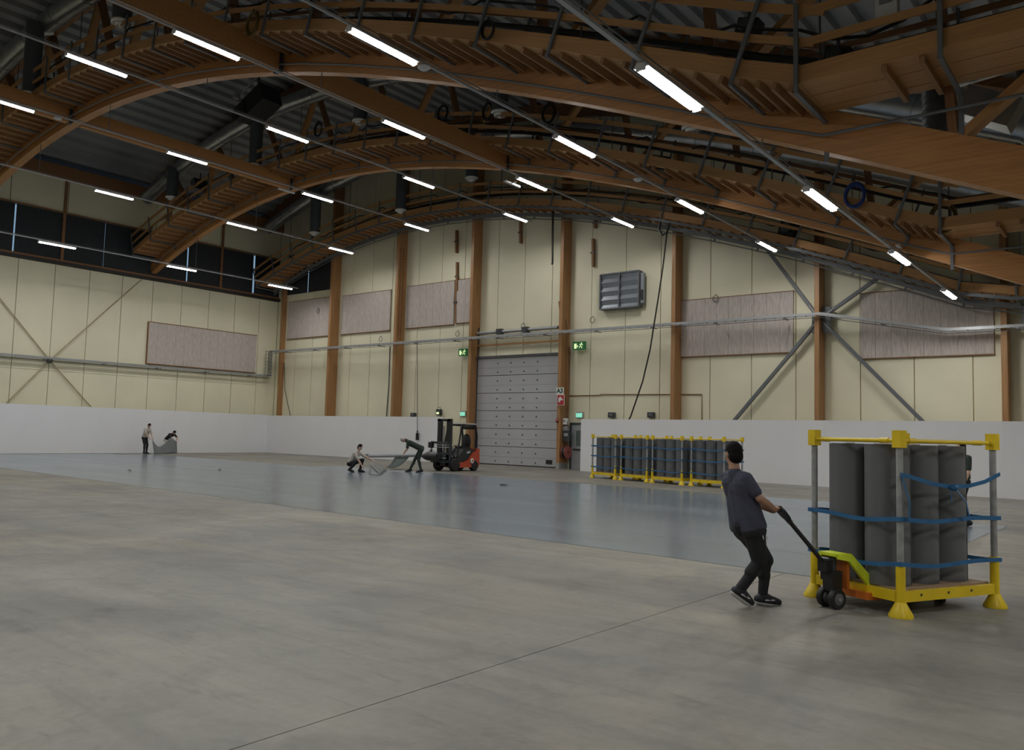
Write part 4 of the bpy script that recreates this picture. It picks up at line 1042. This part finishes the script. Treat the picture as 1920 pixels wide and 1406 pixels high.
# squatting person in the middle
base3 = (atZ(660, 885, 0) + atZ(676, 886, 0)) / 2
J3, f3, l3 = frame_joints(base3[:2], (RD * .9 - HF * .35)[:2], dict(head=(.12, .02, 1.02), neck=(.05, .0, .87), sL=(.0, .19, .78), sR=(.02, -.19, .78), eL=(.36, .2, .60), eR=(.22, -.22, .50), wL=(.62, .16, .52), wR=(.38, -.2, .28), pel=(-.28, 0, .36), hL=(-.28, .1, .34), hR=(-.28, -.1, .34), kL=(.16, .2, .50), kR=(.14, -.2, .46), aL=(.06, .18, .09), aR=(-.2, -.16, .12), tL=(.25, .2, .04), tR=(-.02, -.16, .04)))
person('person in beige shirt squatting beside a lifted sheet corner', J3, f3 + V((0, 0, -.45)), (SKIN2, HAIR, BEIGE, BTROU), .014, curl=.9, s=1.05)
# bending person by the forklift
base4 = (atZ(770, 885, 0) + atZ(787, 886, 0)) / 2
J4, f4, l4 = frame_joints(base4[:2], (-RD * .95 - HF * .1)[:2], dict(head=(.56, 0, 1.36), neck=(.46, 0, 1.34), sL=(.34, .19, 1.26), sR=(.34, -.19, 1.26), eL=(.36, .22, .98), eR=(.38, -.22, .98), wL=(.5, .16, .78), wR=(.52, -.14, .78), pel=(-.22, 0, 1.0), hL=(-.22, .09, .95), hR=(-.2, -.09, .95), kL=(-.12, .1, .52), kR=(.04, -.1, .52), aL=(-.24, .12, .1), aR=(.22, -.12, .1), tL=(-.05, .14, .04), tR=(.40, -.12, .04)))
person('person in dark green workwear and cap bending over the pole by the forklift', J4, f4 + V((0, 0, -.9)), (SKIN2, BEIGE, GREENW, GREENW), .014, cap_hat=True, sleeve=.6, curl=1.0, s=1.03)

# ------------------------------------------------------------------ lifted sheets and the unrolling pole
def cloth(name, lab, grid, material, cat='sheet', th=.006, parent=None):
    """grid: rows of points, given a little thickness"""
    n, k = len(grid), len(grid[0]); m = MB(); top = [V(p) for r_ in grid for p in r_]
    f = [(i * k + j_, i * k + j_ + 1, (i + 1) * k + j_ + 1, (i + 1) * k + j_) for i in range(n - 1) for j_ in range(k - 1)]
    o = m.add(top, f).build(name, material, parent, True)
    md = o.modifiers.new('thickness', 'SOLIDIFY'); md.thickness = th; md.offset = 0
    return tag(o, lab, cat) if parent is None else o
def bil(a, b, c, d, n, k, bulge=lambda u, v: V((0, 0, 0))):
    return [[a.lerp(b, j_ / k).lerp(d.lerp(c, j_ / k), i / n) + bulge(i / n, j_ / k) for j_ in range(k + 1)] for i in range(n + 1)]
a = atZ(289, 851, .02); b = atZ(332, 850, .02); tl = HAND1 - V((0, 0, .05)); trr = (J2['wL'] + J2['wR']) / 2 + RD * .1 - V((0, 0, .05))
cloth('lifted_sheet', 'grey vinyl sheet held up by two people near the left partition', bil(tl, trr, b, a, 8, 12, lambda u, v: V((0, 0, (-.42 * math.sin(math.pi * min(1, v * 1.5)) + .18 * max(0, math.sin(math.pi * (v - .35) * 1.5))) * (1 - u))) - HF * .12 * math.sin(math.pi * v * 2) * (1 - u)), PVCUP)
a = atZ(691, 889, .02); b = atZ(713, 891, .02); c = atZ(726, 882, .02); p0 = atH(693, 870, HF.dot(base3) + .3); 
tf = thing('lifted_sheet', 'turned-up corner of grey sheet held by the squatting person', 'sheet', b)
cloth('flap', '', bil(p0, p0 + (c - b) * .4, c, b, 6, 6, lambda u, v: V((0, 0, .06 * math.sin(math.pi * u)))), PVCUP, parent=tf)
cloth('folded_edge', '', bil(p0, p0 + V((.02, 0, -.02)), b, a, 6, 4, lambda u, v: HF * .08 * math.sin(math.pi * u)), PVCUP, parent=tf)

# forklift (axis along Y, facing the camera side)
FX, FY = -25.15, 27.6
fk = thing('forklift', 'red and black forklift truck standing left of the sectional door', 'forklift', (FX, FY, 0))
def fp(x, y, z): return V((FX + x, FY + y, z))          # x to the right of the hall, -y is the fork end
for sx in (-1, 1):
    for y, r_ in ((-.62, .29), (.74, .24)):
        x = sx * (.47 if y < 0 else .42); ry = Matrix.Rotation(math.pi / 2, 3, 'Y')
        wq = MB().lathe([(.1, -.11), (r_ - .03, -.11), (r_, -.08), (r_, .08), (r_ - .03, .11), (.1, .11)], 24, fp(x, y, r_), ry).build('tyre', BLACK, fk, True)
        MB().lathe([(.0001, -.09), (.11, -.09), (.14, -.05), (.14, .05), (.11, .09), (.0001, .09)], 16, fp(x, y, r_), ry).build('rim', GSTEEL, wq, True)
body = [(-.40, .16), (.98, .16), (1.06, .3), (1.06, .78), (.98, .90), (.62, .86), (.30, .50), (-.05, .40), (-.40, .40)]
MB().prism([fp(-.5, y, z) for y, z in body], (1.0, 0, 0)).build('chassis', RED, fk)
MB().prism([fp(-.46, y, z) for y, z in ((-.38, .40), (-.02, .42), (.30, .54), (.62, .88), (.80, .92), (.80, .98), (.05, 1.0), (-.38, .62))], (.92, 0, 0)).build('battery_cover', BLACKG, fk)
MB().prism([fp(-.48, y, z) for y, z in ((.80, .88), (1.07, .80), (1.08, 1.0), (.84, 1.02))], (.96, 0, 0)).build('counterweight', RED, fk)
MB().box(fp(.0, -.5, .42), (.9, .3, .06)).build('footplate', BLACKG, fk)
seat = MB().box(fp(0, .42, 1.05), (.5, .5, .12)).build('seat', BLACK, fk)
sb = MB(); sb.ell(fp(0, .68, 1.32), (.27, .11, .36)); sb.build('seat_back', BLACK, fk, True)
MB().tube([fp(0, -.25, .62), fp(0, -.08, 1.02)], .035, 8).build('steering_column', BLACK, fk)
MB().tube([fp(0, -.08, 1.03) + V((.17 * math.cos(q), .06 * math.sin(q) + .14 * math.sin(q) * .5, .13 * math.sin(q))) for q in np.linspace(0, 6.283, 17)[:-1]], .015, 6, True).build('steering_wheel', BLACK, fk, True)
for sx in (-1, 1):
    MB().tube([fp(sx * .44, -.42, .42), fp(sx * .43, -.30, 1.2), fp(sx * .42, -.12, 2.08)], .04, 8).build('cab_pillar', BLACKG, fk, True)
    MB().tube([fp(sx * .44, .88, .9), fp(sx * .44, .90, 1.6), fp(sx * .42, .80, 2.06)], .045, 8).build('cab_pillar', BLACKG, fk, True)
    MB().tube([fp(sx * .42, -.12, 2.08), fp(sx * .42, .80, 2.06)], .045, 8).build('roof_rail', BLACKG, fk, True)
rf = MB().box(fp(0, .34, 2.13), (.9, 1.0, .05)).build('overhead_guard', HOUS, fk)
for k in range(5): MB().box(fp(0, -.05 + k * .2, 2.08), (.84, .04, .04)).build('guard_bar', BLACKG, rf)
MB().box(fp(0, .84, 1.95), (.8, .05, .14)).build('rear_bar', BLACKG, fk); MB().box(fp(.44, .88, 1.95), (.06, .08, .1)).build('tail_lamp', HOSE, fk)
for sx in (-1, 1):                    # mast
    MB().box(fp(sx * .32, -.78, 1.24), (.13, .16, 2.16)).build('outer_mast', BLACKG, fk); MB().box(fp(sx * .21, -.80, 1.22), (.09, .12, 2.1)).build('inner_mast', BLACKG, fk)
    MB().tube([fp(sx * .12, -.72, .3), fp(sx * .12, -.72, 2.0)], .03, 8).build('lift_cylinder', STEEL, fk, True)
    MB().tube([fp(sx * .3, -.72, 1.0), fp(sx * .3, -.3, .45)], .035, 8).build('tilt_cylinder', DSTEEL, fk, True)
MB().box(fp(0, -.80, 2.26), (.80, .12, .1)).build('mast_crosshead', BLACKG, fk)
MB().box(fp(0, -.80, .3), (.7, .12, .14)).build('mast_foot', BLACKG, fk)
for z in (.42, .78, 1.25):
    MB().box(fp(-.1, -.92, z), (1.15, .06, .1)).build('carriage_bar', DSTEEL, fk)
for x in (-.66, .46): MB().box(fp(x, -.92, .86), (.05, .06, .9)).build('backrest_post', DSTEEL, fk)
for z in (1.05, 1.15): MB().tube([fp(-.64, -.92, z), fp(.44, -.92, z)], .02, 6).build('backrest_bar', STEEL, fk)
MB().box(fp(-.62, -1.0, 1.14), (.22, .14, .26)).build('work_light', BLACK, fk)
# crosswise roll holder on the carriage
MB().box(fp(-.1, -1.08, .58), (.8, .1, .42)).build('clamp_frame', DSTEEL, fk)
ry = Matrix.Rotation(math.pi / 2, 3, 'Y')
MB().lathe([(.03, -.78), (.16, -.45), (.2, -.3), (.2, .35), (.05, .4)], 18, fp(-.1, -1.38, .64), ry).build('clamp_drum', BLACKG, fk, True)
MB().tube([fp(-.80, -1.2, .66), fp(-.38, -1.18, .98), fp(.0, -1.15, .58), fp(.45, -1.15, .58)], .025, 6).build('clamp_arm', STEEL, fk, True)
MB().lathe([(.10, 0), (.12, .03), (.10, .05)], 18, fp(.502, .52, .46), ry).build('round_emblem', SIGNW, fk, True)
MB().lathe([(.055, .05), (.055, .056), (.0001, .056)], 14, fp(.502, .52, .46), ry).build('emblem_centre', RED, fk)
for k, (dy, dz) in enumerate(((-.08, 0), (0, .01), (.08, .03))): MB().box(fp(.465, .32 + dy, .83 + dz), (.012, .05, .09), Matrix.Rotation(.35, 3, 'X')).build('side_lettering', SIGNW, fk)
MB().tube([fp(.46, -.1, 2.0), fp(.62, -.2, 2.05)], .015, 6).build('mirror_arm', BLACK, fk); MB().box(fp(.64, -.2, 2.0), (.12, .02, .16)).build('mirror', BLACK, fk)

PY = FY - 1.38
pz = .72
pa_ = atY(687, 855, PY - .4); pb = V((FX - .6, PY, .68))
t = thing('unrolling_pole', 'long cardboard carpet pole sticking out sideways from the forklift', 'pole', pb)
MB().tube([pa_, pb], .075, 14).build('tube', GREYC, t, True)
MB().tube([pa_ + (pa_ - pb).normalized() * .02, pa_ + (pb - pa_).normalized() * .12], .10, 14).build('end_cap', DSTEEL, t, True)
def onpole(px): 
    best = min((abs((lambda q: 960 + F_PX * (q - CAMP).dot(RT) / (q - CAMP).dot(FW))(pa_.lerp(pb, k / 100)) - px), k) for k in range(101)); return pa_.lerp(pb, best[1] / 100)
q0, q1 = onpole(742), onpole(768)
s0 = atY(723, 876, q0.y - 1.2); s1 = atY(737, 878, q0.y - 1.2)
cloth('hanging_sheet', 'dark green-grey sheet sloping down from the carpet pole', bil(q0 + V((0, -.05, -.08)), q1 + V((0, -.05, -.08)), s1, s0, 6, 4, lambda u, v: V((0, 0, -.1 * math.sin(math.pi * u)))), PVCG)

# ------------------------------------------------------------------ cable coils and gear on the catwalks
def coil(lab, p, r_, material, n=5, axis=(0, 1, 0)):
    t = thing('cable_coil', lab, 'cable coil', p, group='cable coils on the catwalks'); ax = V(axis).normalized()
    e1 = ax.cross(V((0, 0, 1))).normalized(); e2 = ax.cross(e1)
    for k in range(n):
        rr_ = r_ * random.uniform(.82, 1.05); o = ax * random.uniform(-.05, .05) + V((0, 0, random.uniform(-.03, .03) * r_ * 3))
        MB().tube([p + o + (e1 * math.cos(q) * .8 + e2 * math.sin(q)) * rr_ for q in np.linspace(0, 6.283, 21)[:-1]], .018, 5, True).build('loop', material, t, True)
    MB().bar(p + V((0, 0, r_ * .9)), p + V((0, 0, r_ * 1.3)), .03, .03).build('tie', BLACK, t)
coil('coil of blue cable hanging on the second catwalk at the right', atY(1602, 366, 24.15), .36, BLUEC, 14)
coil('coil of yellow-brown cable on the second catwalk at the far right', atY(1768, 408, 24.6), .42, YELC, 14)
coil('black cable coil on the second catwalk right of the ridge beam', atY(830, 212, 24.2), .36, BLACK, 8)
coil('black cable coil on the second catwalk left of the centre diffuser', atY(914, 208, 24.2), .36, BLACK, 8)
coil('black cable coil on the second catwalk right of the centre diffuser', atY(1028, 212, 24.2), .38, BLACK, 8)
coil('black cable coil on the nearest catwalk at the top centre', atY(915, 56, 13.1), .22, BLACK)
coil('yellow-green cable coil hanging on the nearest catwalk at the upper left', atY(474, 45, 13.1), .34, YELC, 9)
coil('black cable coil on the second catwalk near the left lamp', atY(597, 243, 24.2), .34, BLACK, 8)
for px, py, Y, sx_, lab in ((848, 68, 13.9, .45, 'dark motor box on the nearest catwalk at the top centre'), (1572, 110, 13.9, .4, 'dark motor box on the nearest catwalk where it bends'), (1405, 55, 14.2, .4, 'dark spotlight on the nearest catwalk left of the bend'), (100, 160, 13.7, .6, 'dark spotlight on the nearest catwalk at the left'), (375, 345, 24.6, .7, 'dark spotlight on the second catwalk near the windows'), (1240, 308, 24.8, .6, 'dark spotlight on the second catwalk right of centre'), (1480, 430, 33.6, .7, 'dark spotlight on the far catwalk above the long felt panel')):
    p = atY(px, py, Y); t = thing('stage_light', lab, 'spotlight', p)
    MB().box(p, (sx_, sx_ * .8, sx_ * .8), Matrix.Rotation(.3, 3, 'Y')).build('housing', BLACK, t)
    MB().lathe([(sx_ * .25, 0), (sx_ * .32, .25 * sx_), (sx_ * .28, .3 * sx_)], 14, p + V((0, -sx_ * .4, 0)), Matrix.Rotation(math.pi / 2, 3, 'X')).build('lens_hood', DSTEEL, t, True)
    MB().bar(p + V((0, 0, sx_ * .3)), p + V((0, 0, sx_ * .9)), .05, .05).build('yoke', DSTEEL, t)
# junction box and rectangular duct above the right-hand catwalk bend
p = atY(1664, 12, 14.0); t = thing('junction_box', 'beige junction box at the top edge above the right catwalk', 'junction box', p)
MB().box(p, (.34, .2, .42)).build('case', CONE, t); MB().box(p + V((0, -.11, .06)), (.2, .02, .1)).build('label_plate', GREYC, t); MB().tube([p + V((.05, -.05, -.2)), p + V((.02, -.1, -.35)), p + V((.1, -.05, -.3))], .015, 5).build('cable', BLACK, t)
p = atY(1755, 215, 15.9); t = thing('duct_bend', 'grey flexible duct and sheet metal box behind the right catwalk', 'duct', p)
MB().tube([p + V((0, 0, -.7)), p + V((0, 0, .6))], .22, 14).build('flexible_hose', DIFF, t, True)
for k in range(9): MB().tube([p + V((0, 0, -.6 + .13 * k)), p + V((0, 0, -.57 + .13 * k))], .235, 14).build('hose_rib', DIFF, t, True)
MB().box(p + V((.85, 0, -.1)), (.9, .5, .5), Matrix.Rotation(.5, 3, 'Y')).build('metal_box', DUCT, t)
MB().tube([p + V((.3, 0, .7)), p + V((2.5, 0, .9))], .28, 14).build('spiral_pipe', DUCT, t, True)

# sagging cables tied along the catwalk rails, and hanger rods up to the roof
for i, (Yc, wh) in enumerate(((13.3, 'nearest'), (24.45, 'second'), (33.25, 'far'))):
    P = cw[i][1]; pts = []
    for k in range(len(P) - 1):
        for q in range(4):
            f = q / 4; p = P[k].lerp(P[k + 1], f); pts.append(V((p.x, Yc + .05 * math.sin(k * 1.7), p.z + 1.12 - .42 * 4 * f * (1 - f) * (.5 + .5 * math.sin(k * 2.3 + 1)))))
    tag(MB().tube(pts, .03, 5).build('rail_cable', BLACK, None, True), 'sagging black cable tied along the rail of the %s catwalk' % wh, 'cable')
    pts = [V((p.x + .2, Yc + .35, p.z + .27 + .03 * (k % 2))) for k, p in enumerate(P)]
    tag(MB().tube(pts, .06, 6).build('cable_bundle', DSTEEL, None, True), 'dark cable bundle lying on the deck of the %s catwalk' % wh, 'cable')
    for k in range(2, len(P) - 1, 2):
        if P[k].x > -5: break
    n_ = 0
    for k in range(1, len(P) - 1, 3):
        p = P[k]
        t = thing('roof_hanger', 'thin steel roof hanger, %s from the left on the %s catwalk' % (ordn(n_), wh), 'hanger rod', (p.x, Yc + 1.0, p.z + .2), group='roof hanger rods'); n_ += 1
        MB().tube([V((p.x, Yc + 1.0, p.z + .2)), V((p.x, Yc + 1.0, roof(p.x)))], .022, 5).build('rod', GSTEEL, t)
        MB().box((p.x, Yc + 1.0, p.z + .2), (.12, .12, .02)).build('foot_plate', GSTEEL, t)
